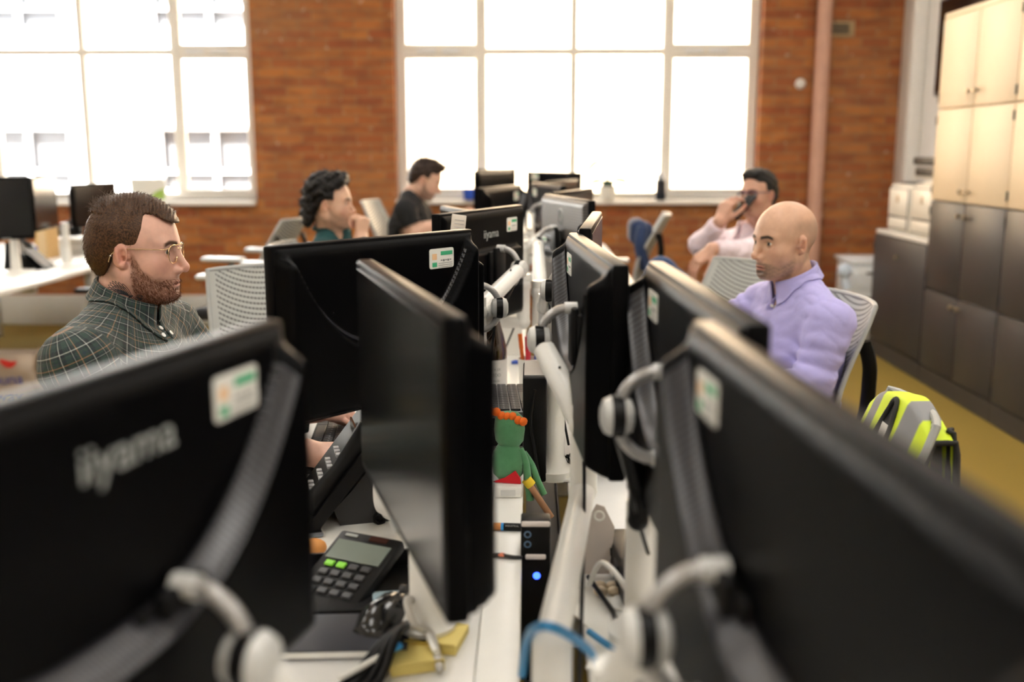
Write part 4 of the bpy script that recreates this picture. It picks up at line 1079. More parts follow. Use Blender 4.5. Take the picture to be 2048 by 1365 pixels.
    def sleeve(p, s):
        Sx, E, W = arms[s]
        if ends[s] is None: return cap(p, Sx, Sx + (E - Sx) * o.get('shortlen', 0.62), 0.066 * b, 0.062 * b)
        d = cap(p, Sx, E, 0.067 * b, 0.056 * b); d2 = cap(p, E, ends[s], 0.054 * b, 0.042 * b if sl == 'long' else 0.049 * b)
        if sl == 'rolled': d2 = np.minimum(d2, cap(p, ends[s], ends[s] + (E - ends[s]) * 0.12, 0.053 * b))
        return smin(d, d2, 0.02)
    def folds(p):
        f = 0.0026 * wob(p, 33.0, 0.4) + 0.0016 * (1 - 2 * np.abs(wob(p, 58.0, 1.9)))
        for s in (1, -1):
            Sx, E, W = arms[s]
            ax = (E - Sx) / np.linalg.norm(E - Sx); tt = (p - Sx) @ ax / np.linalg.norm(E - Sx)
            near = np.exp(-(np.linalg.norm(p - E, axis=1) / 0.13) ** 2) + 0.55 * np.exp(-(np.linalg.norm(p - Sx * 0.9 - E * 0.1 + _v((0, s * 0.02, 0.05)), axis=1) / 0.11) ** 2)
            k = np.sin(((p - Sx) @ (ax + 0.45 * _v((0.4, 0.2, 0.7)))) * PI / 0.050 + 3.2 * wob(p, 17.0, s))
            f = f + near * 0.0034 * (1 - 2 * np.abs(k) ** 1.4)
        q = (p - P0) @ R
        f = f + 0.0030 * np.exp(-((q[:, 2] - 0.16) / 0.12) ** 2) * np.sin(q[:, 2] * 2 * PI / 0.055 + 2.5 * wob(p, 14.0, 0.9))
        return f * wa
    fine = o.get('open', None)
    def shirt(p):
        d = torso(p)
        for s in (1, -1): d = smin(d, sleeve(p, s), 0.022)
        d = d + folds(p)
        up = R @ _v((0.12, 0, 1)); d = smax(d, -cap(p, Nk + up * o.get('hole_up', 0.010), Nk + up * 0.2, o.get('hole', 0.058)), 0.004)
        if fine: d = smax(d, -ell(p, Nk + R @ _v((0.085, 0, -0.055)), (0.07, 0.020, fine)), 0.004)
        for s in (1, -1):
            Sx, E, W = arms[s]
            if ends[s] is None: c_, ax = Sx + (E - Sx) * o.get('shortlen', 0.62), (E - Sx)
            else: c_, ax = ends[s], (W - E)
            ax = ax / np.linalg.norm(ax)
            d = np.where(np.linalg.norm(p - c_, axis=1) < 0.11, smax(d, (p - c_) @ ax, 0.003), d)
        return d
    pts = np.array([P0 - 0.14, Nk, S[1], S[-1]] + [arms[s][1] for s in (1, -1)] + [ends[s] for s in (1, -1) if ends[s] is not None])
    SV, SQ = sdf_mesh(shirt, pts.min(0) - 0.21, pts.max(0) + 0.21, h['shirt'])
    uv = np.zeros((len(SV), 3)); q = (SV - P0) @ R; rr = np.hypot(q[:, 0], q[:, 1])
    best = torso(SV); uv[:, 0] = np.arctan2(q[:, 1], q[:, 0]) * 0.165; uv[:, 1] = q[:, 2] - 0.75 * rr
    for s in (1, -1):
        Sx, E, W = arms[s]; ds = cap(SV, Sx, E, 0.067 * b, 0.056 * b); m_ = ds + 0.012 < best; u_, v_ = bone_uv(SV, Sx, E)
        uv[m_, 0] = u_[m_]; uv[m_, 1] = v_[m_]; best = np.where(m_, ds, best)
        if ends[s] is not None:
            ds = cap(SV, E, ends[s], 0.054 * b, 0.045 * b); m_ = ds < best - 0.004; u_, v_ = bone_uv(SV, E, W); uv[m_, 0] = u_[m_]; uv[m_, 1] = v_[m_] + np.linalg.norm(E - Sx)
    so = np_mesh('shirt', SV, SQ, o['shirt'], t, uv=uv)
    bvh = BVHTree.FromPolygons([tuple(v) for v in SV], [tuple(int(i) for i in f) for f in SQ])
    # collar
    ck = o.get('collar')
    if ck:
        fw_ = R @ _v((1, 0, 0)); up = R @ _v((0, 0, 1)); lf = _v((0, 1, 0))
        r0 = ck.get('r', 0.067); gap = ck.get('gap', 0.20); tip = ck.get('tip', 0.060); hb = ck.get('h', 0.040)
        def cf(i, j):
            th = gap + (2 * PI - 2 * gap) * i; bk = (1 - math.cos(th)) / 2        # 0 front, 1 back
            side = abs(i - 0.5) * 2
            ht = 0.012 + hb * bk ** 0.8 - 0.004
            hl = ht - 0.034 - tip * max(0, (side - 0.72) / 0.28) ** 1.3
            if j < 0.25: k = j / 0.25; r_ = r0 - 0.004 + 0.003 * k; z_ = ht - 0.03 * (1 - k)
            elif j < 0.42: k = (j - 0.25) / 0.17; r_ = r0 - 0.001 + 0.009 * k; z_ = ht + 0.005 * math.sin(PI * k)
            else: k = (j - 0.42) / 0.58; z_ = ht + (hl - ht) * k; r_ = r0 + 0.007 + (0.010 + 0.016 * max(0, side - 0.6)) * k ** 1.2
            p = Nk + up * (z_ - 0.004) + (fw_ * math.cos(th) * 1.08 + lf * math.sin(th)) * r_ + fw_ * (0.006 + 0.20 * z_)
            if j >= 0.42:
                hit = bvh.find_nearest(Vector(p))
                if hit[0] is not None:
                    sd = (Vector(p) - hit[0]).dot(hit[1])
                    if sd < 0.0045: p = _v(hit[0] + hit[1] * 0.0045)
            return tuple(p)
        co = MB().grid(cf, 64, 22).build('collar', o['shirt'], t, ang=180)
        md = co.modifiers.new('thickness', 'SOLIDIFY'); md.thickness = 0.0022
        me = co.data; a = me.attributes.new('cloth_uv', 'FLOAT_VECTOR', 'POINT')
        a.data.foreach_set('vector', np.array([((i / 64) * 0.44, (j / 22) * 0.11, 0) for i in range(65) for j in range(23)], dtype=np.float32).ravel())
        if ck.get('buttons'):
            M_BT = mat('shirt_button', ck['buttons'], 0.3)
            for i_, j_ in ((0.012, 0.93), (0.988, 0.93)):
                p = Vector(cf(i_, j_)); hit = bvh.find_nearest(p); d_ = hit[1]
                MB().lathe([(0.0052, 0), (0.0055, 0.0015), (0.004, 0.0022), (0.003, 0.0014)], 14, FR(p + d_ * 0.0025, d_)).build('button', M_BT, co)
            pl = []
            for k in range(14):
                og = Vector(Nk + up * (-0.045 - 0.026 * k)); hit = bvh.ray_cast(og + Vector(fw_) * 0.4, -Vector(fw_))
                if hit[0] is None: continue
                pl.append((hit[0], hit[1]))
            mb = MB(); vs = [tuple(p + nn * 0.0022 + Vector(lf) * y) for p, nn in pl for y in (-0.016, -0.008, 0.008, 0.016)]
            mb.add(vs, [(4 * k + c, 4 * k + c + 1, 4 * k + c + 5, 4 * k + c + 4) for k in range(len(pl) - 1) for c in range(3)])
            pk = mb.build('placket', o['shirt'], t, ang=180); a = pk.data.attributes.new('cloth_uv', 'FLOAT_VECTOR', 'POINT')
            a.data.foreach_set('vector', np.array([((c - 1.5) * 0.011, -0.026 * k, 0) for k in range(len(pl)) for c in range(4)], dtype=np.float32).ravel())
            for p, nn in pl[0::3]: MB().lathe([(0.0055, 0), (0.0058, 0.0016), (0.004, 0.0024), (0.003, 0.0015)], 14, FR(p + nn * 0.003, nn)).build('button', M_BT, pk)
    # trousers and shoes
    def trs(p):
        q = (p - P0) @ R
        d = ell(q, (-0.01, 0, -0.01), (0.148 * b, 0.178 * b, 0.125))
        for s in (1, -1):
            H_, K_, A_ = lg[s]; d = smin(d, smin(cap(p, H_, K_, 0.092 * b, 0.070), cap(p, K_, A_, 0.068, 0.052), 0.02), 0.02)
        return d + 0.003 * wob(p, 26.0, 2.0)
    allp = np.array([x for s in (1, -1) for x in lg[s]] + [P0])
    V, Q = sdf_mesh(trs, allp.min(0) - 0.2, allp.max(0) + 0.2, h.get('leg', 0.012)); np_mesh('trousers', V, Q, o['trousers'], t)
    for s in (1, -1):
        H_, K_, A_ = lg[s]; f_ = o.get('toe' + ('L' if s > 0 else 'R'), (1, 0, -0.05)); f_ = _v(f_) / np.linalg.norm(f_); dn = _v(o.get('sole', (0, 0, -1)))
        MB().tube([A_ - f_ * 0.05 + dn * 0.045, A_ + f_ * 0.03 + dn * 0.045, A_ + f_ * 0.10 + dn * 0.055, A_ + f_ * 0.17 + dn * 0.062], [0.038, 0.045, 0.045, 0.030], 14).ball(tuple(A_ - f_ * 0.045 + dn * 0.04), 0.042).ball(tuple(A_ + f_ * 0.17 + dn * 0.062), 0.030).tube([A_, A_ + dn * 0.045], 0.046, 12).build('shoe', o.get('shoes', M_BLACKP), t)
    # hair
    if o.get('hair'):
        hd = o['hair']
        HV2, HQ2 = sdf_mesh(hd['fn'](hf), (-0.15, -0.125, hd.get('zlo', -0.13)), (0.135, 0.125, 0.165), hd.get('h', hh))
        Nn = normals(HV2, HQ2); Vw = HV2 * hs @ Rh.T + hp
        ho = np_mesh('hair', Vw, HQ2, hd['m'], t)
        for st in hd.get('strands', ()):
            k = dict(st); pk = k.pop('pick')(HV2) if 'pick' in k else None; fl = k.pop('flow')
            so_ = strands('hair_strands', HV2, Nn, fl, parent=ho, pick=pk, m=hd['m'], **k)
            so_.data.transform(Hm)
    if o.get('beardst'):
        bd = o['beardst']; Nn = normals(HV, HQ)
        k = dict(bd); pk = k.pop('pick')(HV)
        so_ = strands('beard', HV, Nn, parent=t, pick=pk, **k); so_.data.transform(Hm)
    return dict(root=t, Hm=Hm, head=(HV, HQ, hf), body=body, arms=arms, bvh=bvh, Nk=Nk, R=R, hp=hp, Rh=Rh)
def glasses(f, mf, ml, w=0.027, hgt=0.020, r=0.0011, x=0.099, round_=2.6, temple_z=0.006):
    g = bpy.data.objects.new('glasses', MB().data if False else None) if False else None
    Hm = f['Hm']; t = f['root']; mb = MB()
    def rim(s, k, off=0.0):
        a = 2 * PI * k / 40; c, s_ = math.cos(a), math.sin(a)
        yy = math.copysign(abs(c) ** (2 / round_), c) * w; zz = math.copysign(abs(s_) ** (2 / round_), s_) * hgt
        if zz < 0: yy *= 1 - 0.12 * (-zz / hgt)
        y = 0.0335 + yy
        return (x - 0.09 * (y - 0.02) ** 2 / 0.05 - 0.004 - 0.10 * max(0, y - 0.045) + off, s * y, zz - 0.007)
    for s in (1, -1):
        mb.tube([rim(s, k) for k in range(41)], r, 8, Hm)
        hinge = rim(s, 6)
        mb.tube(bez([hinge, (hinge[0] - 0.010, s * 0.071, temple_z), (0.03, s * 0.0765, temple_z), (-0.005, s * 0.0795, temple_z - 0.001), (-0.028, s * 0.0800, temple_z - 0.012), (-0.036, s * 0.078, temple_z - 0.030)], 8), r * 1.1, 8, Hm)
        mb.tube(bez([rim(s, 24), (x - 0.012, s * 0.013, -0.020)], 4), r * 0.6, 6, Hm)
    mb.tube(bez([rim(1, 17), (x + 0.002, 0.006, 0.004), (x + 0.002, -0.006, 0.004), rim(-1, 17)], 6), r, 8, Hm)
    mb.tube(bez([rim(1, 13), (x + 0.001, 0.0, 0.0125), rim(-1, 13)], 8), r * 0.9, 8, Hm)
    go = mb.build('glasses', mf, t)
    for s in (1, -1):
        pts = [rim(s, k) for k in range(40)]; c = tuple(sum(p[i] for p in pts) / 40 for i in range(3))
        MB().add([c] + pts, [(0, k + 1, (k + 1) % 40 + 1) for k in range(40)], Hm).build('lens', ml, go)
    return go

# ------------------------------------------------------------------ the five people
M_LENS = glassmat('spectacle_lens', (0.98, 0.98, 0.98), 0.04)
# --- man in the plaid shirt
def hair_fade(hf):
    def fn(p):
        q = p.copy(); q[:, 1] = np.abs(q[:, 1])
        side = ell(q, (-0.007, 0, 0.026), (0.1045, 0.0805, 0.094))
        side = smin(side, ell(q, (-0.050, 0, -0.015), (0.055, 0.062, 0.060)), 0.03)
        x, y, z = q.T
        cut = smax(x - (0.030 + 0.22 * np.clip(z - 0.02, 0, 0.03)), -(z + 0.070 + 0.55 * np.clip(-x - 0.05, -0.05, 0.05)) , 0.006)     # temple line and nape
        cut = smax(cut, -(z - 0.012 + 1.6 * np.clip(-0.012 - x, 0, 0.06)), 0.008)          # clears the ear, runs down behind it
        cut = smax(cut, z - 0.092, 0.01)
        d = smax(side, cut, 0.006)
        top = ell(p, (-0.006, 0.000, 0.045), (0.1075, 0.0715, 0.081))
        top = smax(top, 0.082 - 0.022 * sstep(0.045, 0.10, x) - z, 0.005)
        part = (0.0011 * np.sin((p[:, 0] + 0.28 * p[:, 1]) * 2 * PI / 0.0075 + 4.0 * wob(p, 30.0)) + 0.0012 * wob(p, 130.0, 0.8)) * sstep(0.06, 0.085, z)
        d = smin(d, top + part, 0.006)
        return d
    return fn
M_HAIR1 = hairmat('brown_hair', (0.020, 0.009, 0.005), (0.120, 0.056, 0.024), 0.34)
M_BEARD1 = hairmat('ginger_beard', (0.085, 0.026, 0.012), (0.24, 0.085, 0.035), 0.5)
M_PLAID = plaidmat()
M_NAVYTR = clothmat('navy_trousers', (0.02, 0.025, 0.04))
def beard_pick(line, neckl=-0.140, dens=1.0):
    def f(V):
        x, y, z = V.T; top = np.interp(x, [-0.02, 0.012, 0.035, 0.060, 0.078, 0.10], line)
        lip = (np.abs(z + 0.079) < 0.0085) & (np.abs(y) < 0.021) & (x > 0.08)
        return (z < top - 0.004) & (x > 0.010) & (z > neckl) & ~lip & (np.abs(y) < 0.075)
    return f
LINE1 = [-0.020, 0.004, -0.040, -0.060, -0.0615, -0.0615]
P1 = figure(dict(label='man in green plaid shirt and thin gold glasses facing right', root=(-0.888, 2.15), rz=-0.10, h=dict(head=0.0021, hand=0.0026, shirt=0.0042),
    bulk=1.15, shw=0.172, lean=0.07, pelvis=0.62, head=at(272, 497, 2.15), hyaw=0.05, hpitch=0.03, skin=(0.66, 0.385, 0.295), red=0.85, fat=0.004, jaw=1.06,
    beard=(0.17, 0.065, 0.030, 0.80), beardline=LINE1, neckline=-0.140, brow=(0.055, 0.025, 0.012), browd=1.0, stubble=(0.07, 0.035, 0.02, 0.55), gaze=(-0.28, 0.06), lid=0.0048,
    R=dict(E=(-0.80, 1.98, 0.80), W=atz(612, 905, 0.79), x=(0.93, 0.30, -0.16), z=(0.1, -0.25, 0.95), curl=RELAX, th=TH_OPEN),
    L=dict(E=(-0.72, 2.44, 0.80), W=(-0.545, 2.50, 0.80), x=(0.90, -0.12, -0.10), z=(0.1, 0.1, 1.0), curl=TYPE, th=TH_OPEN),
    shirt=M_PLAID, trousers=M_NAVYTR, collar=dict(r=0.061, gap=0.11, tip=0.060, h=0.050, buttons=(0.80, 0.80, 0.78)), hole=0.058, hole_up=0.030,
    hair=dict(fn=hair_fade, m=M_HAIR1, zlo=-0.11, strands=(
        dict(flow=lambda p: np.array((0.25 if p[0] > 0.0 else -0.45, 0.9, 0.25)), n=2600, ln=0.013, lift=0.0006, r=0.00055, jit=0.09, pick=lambda V: (V[:, 2] > 0.082)),
        dict(flow=lambda p: np.array((-0.6, 0, 0.8)), n=170, ln=0.020, lift=0.006, r=0.0007, jit=0.35, seed=5, pick=lambda V: (V[:, 2] > 0.085) & (V[:, 0] < -0.045)),
        dict(flow=lambda p: np.array((-0.35, 0, -0.9)), n=2600, ln=0.009, lift=0.002, r=0.00045, jit=0.2, seg=2, seed=8, pick=lambda V: (V[:, 2] < 0.085) & (V[:, 0] < 0.022) & (np.abs(V[:, 1]) + np.abs(V[:, 0] + 0.05) > 0.05)))),
    beardst=dict(flow=lambda p: np.array((0.30, 0, -0.9)), n=3600, ln=0.009, lift=0.0035, r=0.00042, jit=0.35, seg=2, m=M_BEARD1, seed=4, pick=beard_pick(LINE1))))
glasses(P1, mat('gold_wire', (0.75, 0.55, 0.30), 0.22, metal=1.0), M_LENS, w=0.0265, hgt=0.0205, r=0.00095)
# neck tattoo: thin ink lines lying on the skin (an open wing)
def tattoo(f):
    HV, HQ, hf = f['head']; bv = BVHTree.FromPolygons([tuple(v) for v in HV], [tuple(int(i) for i in q) for q in HQ]); mb = MB()
    def on(a, z):
        # a: forward position on the side of the neck (its right side), z height
        hit = bv.ray_cast(Vector((a, -0.2, z)), Vector((0, 1, 0)))
        return hit[0] + hit[1] * 0.0003 if hit[0] is not None else None
    def line(pts, r=0.0006):
        q = [on(*p) for p in pts]; q = [p for p in q if p is not None]
        if len(q) > 1: mb.tube(q, r, 5, f['Hm'])
    for k in range(8):
        a0, z0 = 0.004 - 0.0035 * k * 0.6, -0.106 + 0.0015 * k; L_ = 0.030 + 0.011 * math.sin(k / 7 * PI) + 0.006
        an = math.radians(108 + 9 * k); u = (math.cos(an), math.sin(an)); v = (-u[1], u[0]); wd = 0.0042
        line([(a0 + u[0] * L_ * s + v[0] * wd * math.sin(PI * s) ** 0.6, z0 + u[1] * L_ * s + v[1] * wd * math.sin(PI * s) ** 0.6) for s in [i / 12 for i in range(13)]])
        line([(a0 + u[0] * L_ * s - v[0] * wd * math.sin(PI * s) ** 0.6, z0 + u[1] * L_ * s - v[1] * wd * math.sin(PI * s) ** 0.6) for s in [i / 12 for i in range(13)]])
        line([(a0 + u[0] * L_ * s, z0 + u[1] * L_ * s) for s in (0.1, 0.4, 0.75)], 0.0004)
    for k in range(9):
        line([(-0.003 + 0.0035 * k + 0.004 * math.sin(i * 1.1 + k), -0.098 - 0.0028 * i - 0.001 * k) for i in range(9)], 0.0006)
    for k in range(4): line([(0.022 + 0.007 * math.cos(a) * (1 - 0.2 * k), -0.104 + 0.006 * math.sin(a) * (1 - 0.2 * k)) for a in [i * 0.5 for i in range(11)]], 0.0006)
    mb.build('tattoo', mat('tattoo_ink', (0.035, 0.04, 0.05), 0.6), f['body'])
tattoo(P1)
MB().ball(tuple(P1['Hm'] @ Vector((-0.030, -0.0800, -0.010))), 0.0022, n=10, m=8).build('ear_stud', mat('steel', (0.7, 0.7, 0.72), 0.2, metal=1.0), P1['root'])

# --- bald man in the lavender shirt
M_LAV = clothmat('lavender_cotton', (0.40, 0.37, 0.70), 0.7)
LINE2 = [-0.05, -0.045, -0.062, -0.072, -0.066, -0.0615]
P2 = figure(dict(label='bald man in lavender shirt looking left over the desks', root=(0.80, 2.97), rz=math.radians(198), h=dict(head=0.0022, hand=0.003, shirt=0.0045),
    bulk=1.0, shw=0.180, lean=0.08, pelvis=0.57, head=at(1569, 480, 2.95), hyaw=math.radians(203), hpitch=0.05, hroll=0.0, skin=(0.56, 0.335, 0.225), red=0.6, jaw=1.0,
    beard=(0.075, 0.05, 0.038, 0.66), beardline=LINE2, neckline=-0.122, brow=(0.03, 0.018, 0.012), browd=1.0, goatee=0.75, wrinkle=0.85, stubble=(0.26, 0.16, 0.105, 0.55), gaze=(0.1, 0.02), lid=0.0042, nose=1.0,
    L=dict(E=at(1625, 765, 2.76), W=(0.43, 2.56, 0.785), x=(-0.95, 0.15, -0.12), z=(-0.1, 0.1, 1.0), curl=RELAX),
    R=dict(E=at(1462, 648, 3.16), W=at(1318, 668, 3.06), x=(-0.97, 0.05, 0.05), z=(0.05, 0.4, 0.9), curl=GRIP),
    sleeve='rolled', rollat=0.30, shirt=M_LAV, trousers=M_NAVYTR, open=0.022, hole_up=0.022, collar=dict(r=0.061, gap=0.17, tip=0.055, h=0.048, buttons=(0.62, 0.60, 0.75)), hole=0.060))
# --- man in teal top, fist at his mouth
def hair_mullet(hf):
    def fn(p):
        q = p.copy(); q[:, 1] = np.abs(q[:, 1]); x, y, z = q.T
        d = ell(q, (-0.012, 0, 0.046), (0.110, 0.092, 0.098)); d = smin(d, ell(q, (-0.075, 0, -0.025), (0.062, 0.078, 0.080)), 0.03)
        d = smin(d, ell(q, (-0.085, 0, -0.080), (0.040, 0.062, 0.040)), 0.03)
        d = smin(d, ell(q, (0.050, 0, 0.105), (0.055, 0.062, 0.035)), 0.03)
        d = d + 0.0075 * wob(p, 95.0, 0.3) + 0.003 * wob(p, 190.0, 1.3)
        cut = smax(x - 0.085 + 0.9 * np.clip(0.095 - z, 0, 0.05), -(z - 0.015 + 1.5 * np.clip(-0.012 - x, 0, 0.12)), 0.01)
        cut = np.where((x > 0.012) & (z < 0.06), smax(cut, x - 0.034, 0.004), cut)
        return smax(d, cut, 0.006)
    return fn
M_HAIR3 = hairmat('black_curly_hair', (0.003, 0.0025, 0.0025), (0.012, 0.009, 0.008))
M_TEAL = clothmat('teal_jersey', (0.008, 0.060, 0.064), 0.9, sheen=0.0)
W3 = at(722, 480, 4.30)
P3 = figure(dict(label='dark-haired man in teal top resting chin on his fist', root=(-0.90, 4.46), rz=-0.05, h=dict(head=0.0034, hand=0.0036, shirt=0.008),
    bulk=0.98, lean=0.10, pelvis=0.60, head=at(660, 405, 4.40), hyaw=-0.02, hpitch=0.02, skin=(0.60, 0.37, 0.26), red=0.5, beard=(0.09, 0.055, 0.04, 0.55), brow=(0.02, 0.015, 0.012), gaze=(0.0, 0.0),
    R=dict(E=at(748, 575, 4.14), W=W3, x=(0.05, 0.25, 0.95), z=(0.85, -0.45, 0.1), curl=FIST, th=TH_FIST),
    L=dict(E=(-0.80, 4.80, 0.80), W=(-0.58, 4.72, 0.80), x=(0.95, -0.3, 0), z=(0, 0, 1), curl=RELAX),
    shirt=M_TEAL, trousers=M_NAVYTR, sleeve='long', hole=0.058, collar=dict(r=0.068, gap=0.12, tip=0.02, h=0.03),
    hair=dict(fn=hair_mullet, m=M_HAIR3, zlo=-0.16, strands=(dict(flow=lambda p: np.array((-0.7, 0.2 * np.sign(p[1]), -0.5)), n=800, ln=0.020, lift=0.006, r=0.0016, jit=0.5, curl=0.005, seed=11),))))
# --- man in the black t-shirt, head bent
def hair_short(hf, v=0.0):
    def fn(p):
        q = p.copy(); q[:, 1] = np.abs(q[:, 1]); x, y, z = q.T
        d = ell(q, (-0.012, 0, 0.036), (0.104, 0.083, 0.096)); d = smin(d, ell(q, (-0.055, 0, -0.012), (0.056, 0.066, 0.062)), 0.03)
        d = smin(d, ell(q, (0.045, 0, 0.098), (0.055, 0.058, 0.032)), 0.03) + 0.003 * wob(p, 120.0, 0.7)
        cut = smax(x - 0.088 + 0.8 * np.clip(0.090 - z, 0, 0.05), -(z - 0.012 + 1.6 * np.clip(-0.012 - x, 0, 0.055)), 0.008)
        cut = np.where((x > 0.0) & (z < 0.055), smax(cut, x - 0.032, 0.004), cut)
        return smax(d, cut, 0.006)
    return fn
M_HAIR4 = hairmat('dark_brown_hair', (0.008, 0.005, 0.004), (0.045, 0.021, 0.011))
M_BLACKC = clothmat('black_cotton', (0.005, 0.005, 0.006), 0.9, sheen=0.0)
P4 = figure(dict(label='man in black t-shirt with head bent down before the window', root=(-0.735, 6.0), rz=-0.10, h=dict(head=0.0038, hand=0.0038, shirt=0.008),
    bulk=0.98, lean=0.12, pelvis=0.70, neckb=(-0.01, 0, 0.50), head=at(851, 358, 6.0), hyaw=-0.02, hpitch=0.42, skin=(0.60, 0.37, 0.27), red=0.5, beard=(0.05, 0.03, 0.02, 0.8), brow=(0.02, 0.015, 0.01),
    R=dict(E=at(828, 466, 5.82), W=at(884, 446, 5.85), x=(0.9, 0.1, 0.25), z=(0.2, -0.7, 0.6), curl=GRIP),
    L=dict(E=(-0.60, 6.24, 0.98), W=(-0.42, 6.12, 1.06), x=(0.9, -0.2, 0.3), z=(0.2, 0.7, 0.6), curl=GRIP),
    shirt=M_BLACKC, trousers=M_NAVYTR, sleeve='short', shortlen=0.66, hole=0.060,
    hair=dict(fn=hair_short, m=M_HAIR4, zlo=-0.10, strands=(dict(flow=lambda p: np.array((0.4, 0.1 * np.sign(p[1]), 0.3)), n=500, ln=0.022, lift=0.010, r=0.0012, jit=0.35, seed=2, pick=lambda V: V[:, 2] > 0.08),))))
# --- man on the phone, leaning back
M_PINK = clothmat('pale_pink_cotton', (0.74, 0.62, 0.68), 0.7)
M_JEANS = clothmat('blue_jeans', (0.012, 0.045, 0.13), 0.8)
M_HAIR5 = hairmat('black_grey_hair', (0.004, 0.0035, 0.0035), (0.02, 0.018, 0.017))
r5 = math.radians(203)
def loc5(w_):
    d = Vector(w_) - Vector((0.97, 5.0, 0)); c, s = math.cos(-r5), math.sin(-r5); return (d.x * c - d.y * s, d.x * s + d.y * c, d.z)
W5 = at(1440, 444, 4.84)
P5 = figure(dict(label='man in pale pink shirt and blue jeans leaning back on the phone', root=(0.97, 5.0), rz=r5, h=dict(head=0.0036, hand=0.0036, shirt=0.008),
    bulk=1.0, lean=-0.26, pelvis=0.585, head=at(1517, 388, 4.95), hyaw=math.radians(219), hpitch=-0.02, hroll=0.05, skin=(0.54, 0.30, 0.21), red=0.8, brow=(0.03, 0.02, 0.018),
    R=dict(E=at(1402, 490, 4.95), W=W5, x=(0.36, 0.05, 0.93), z=(-0.75, -0.60, 0.25), curl=GRIP, th=TH_OPEN),
    L=dict(E=at(1485, 506, 4.66), W=at(1426, 498, 4.60), x=(-0.72, -0.10, -0.55), z=(-0.35, -0.35, 0.75), curl=RELAX, th=TH_OPEN, spread=0.3),
    kneeL=(loc5(at(1322, 545, 4.72)), loc5((0.40, 5.02, 0.42))), kneeR=(loc5((0.58, 5.10, 0.54)), loc5((0.55, 5.08, 0.10))),
    shirt=M_PINK, trousers=M_JEANS, collar=dict(r=0.068, gap=0.25, tip=0.05, h=0.045), hole=0.058, open=0.05,
    hair=dict(fn=hair_short, m=M_HAIR5, zlo=-0.10)))
glasses(P5, mat('dark_violet_frame', (0.03, 0.015, 0.08), 0.3), M_LENS, w=0.026, hgt=0.017, r=0.0022)
t = thing('mobile_phone', 'black mobile phone held to the ear of the pink shirt man', 'phone', at(1486, 414, 4.84))
t.rotation_euler = (0.1, 0.75, math.radians(30))
MB().box((0, 0, 0), (0.010, 0.072, 0.148), bev=0.006).build('phone_case', M_BLACKP, t)
MB().box((0.0055, 0, 0), (0.001, 0.064, 0.138)).build('phone_glass', M_SCR, t)
MB().box((-0.0055, 0.018, 0.05), (0.002, 0.022, 0.03), bev=0.002).build('camera_bump', M_DKGREY, t)

# ------------------------------------------------------------------ office chairs
def meshmat(name, c1, c2, holes=0.0):
    m = bpy.data.materials.new(name); nt, b, out = _nodes(m)
    a = N(nt, 'ShaderNodeAttribute', attribute_name='cloth_uv'); sp = N(nt, 'ShaderNodeSeparateXYZ'); L(nt, a.outputs['Vector'], sp.inputs[0])
    u, v = sp.outputs[0], sp.outputs[1]
    bow = mth(nt, 'SUBTRACT', v, mth(nt, 'MULTIPLY', mth(nt, 'MULTIPLY', u, u), 1.5))
    row = mth(nt, 'FRACT', mth(nt, 'MULTIPLY', bow, 62.0))
    colm = mth(nt, 'FRACT', mth(nt, 'ADD', mth(nt, 'MULTIPLY', u, 75.0), mth(nt, 'MULTIPLY', mth(nt, 'FLOOR', mth(nt, 'MULTIPLY', bow, 62.0)), 0.5)))
    slot = mth(nt, 'MULTIPLY', mth(nt, 'LESS_THAN', row, 0.40), mth(nt, 'LESS_THAN', colm, 0.80))
    inside = mth(nt, 'MULTIPLY', mth(nt, 'LESS_THAN', mth(nt, 'ABSOLUTE', u), 0.195), mth(nt, 'LESS_THAN', v, 0.47))
    slot = mth(nt, 'MULTIPLY', slot, inside)
    L(nt, mixc(nt, slot, c1, c2), b.inputs['Base Color']); b.inputs['Roughness'].default_value = 0.45
    tr = N(nt, 'ShaderNodeBsdfTransparent'); mx = N(nt, 'ShaderNodeMixShader')
    L(nt, mth(nt, 'MULTIPLY', slot, holes), mx.inputs[0]); L(nt, b.outputs[0], mx.inputs[1]); L(nt, tr.outputs[0], mx.inputs[2]); L(nt, mx.outputs[0], out.inputs[0])
    return m
M_CHMESH = meshmat('grey_chair_mesh', (0.42, 0.43, 0.41), (0.17, 0.17, 0.16), 0.35)
M_CHDARK = meshmat('dark_chair_mesh', (0.03, 0.03, 0.035), (0.01, 0.01, 0.012), 0.4)
M_SEATF = mat('charcoal_seat', (0.025, 0.026, 0.030), 0.8, bump=0.4, bs=500)
M_PAD = mat('pale_arm_pad', (0.60, 0.64, 0.68), 0.28)
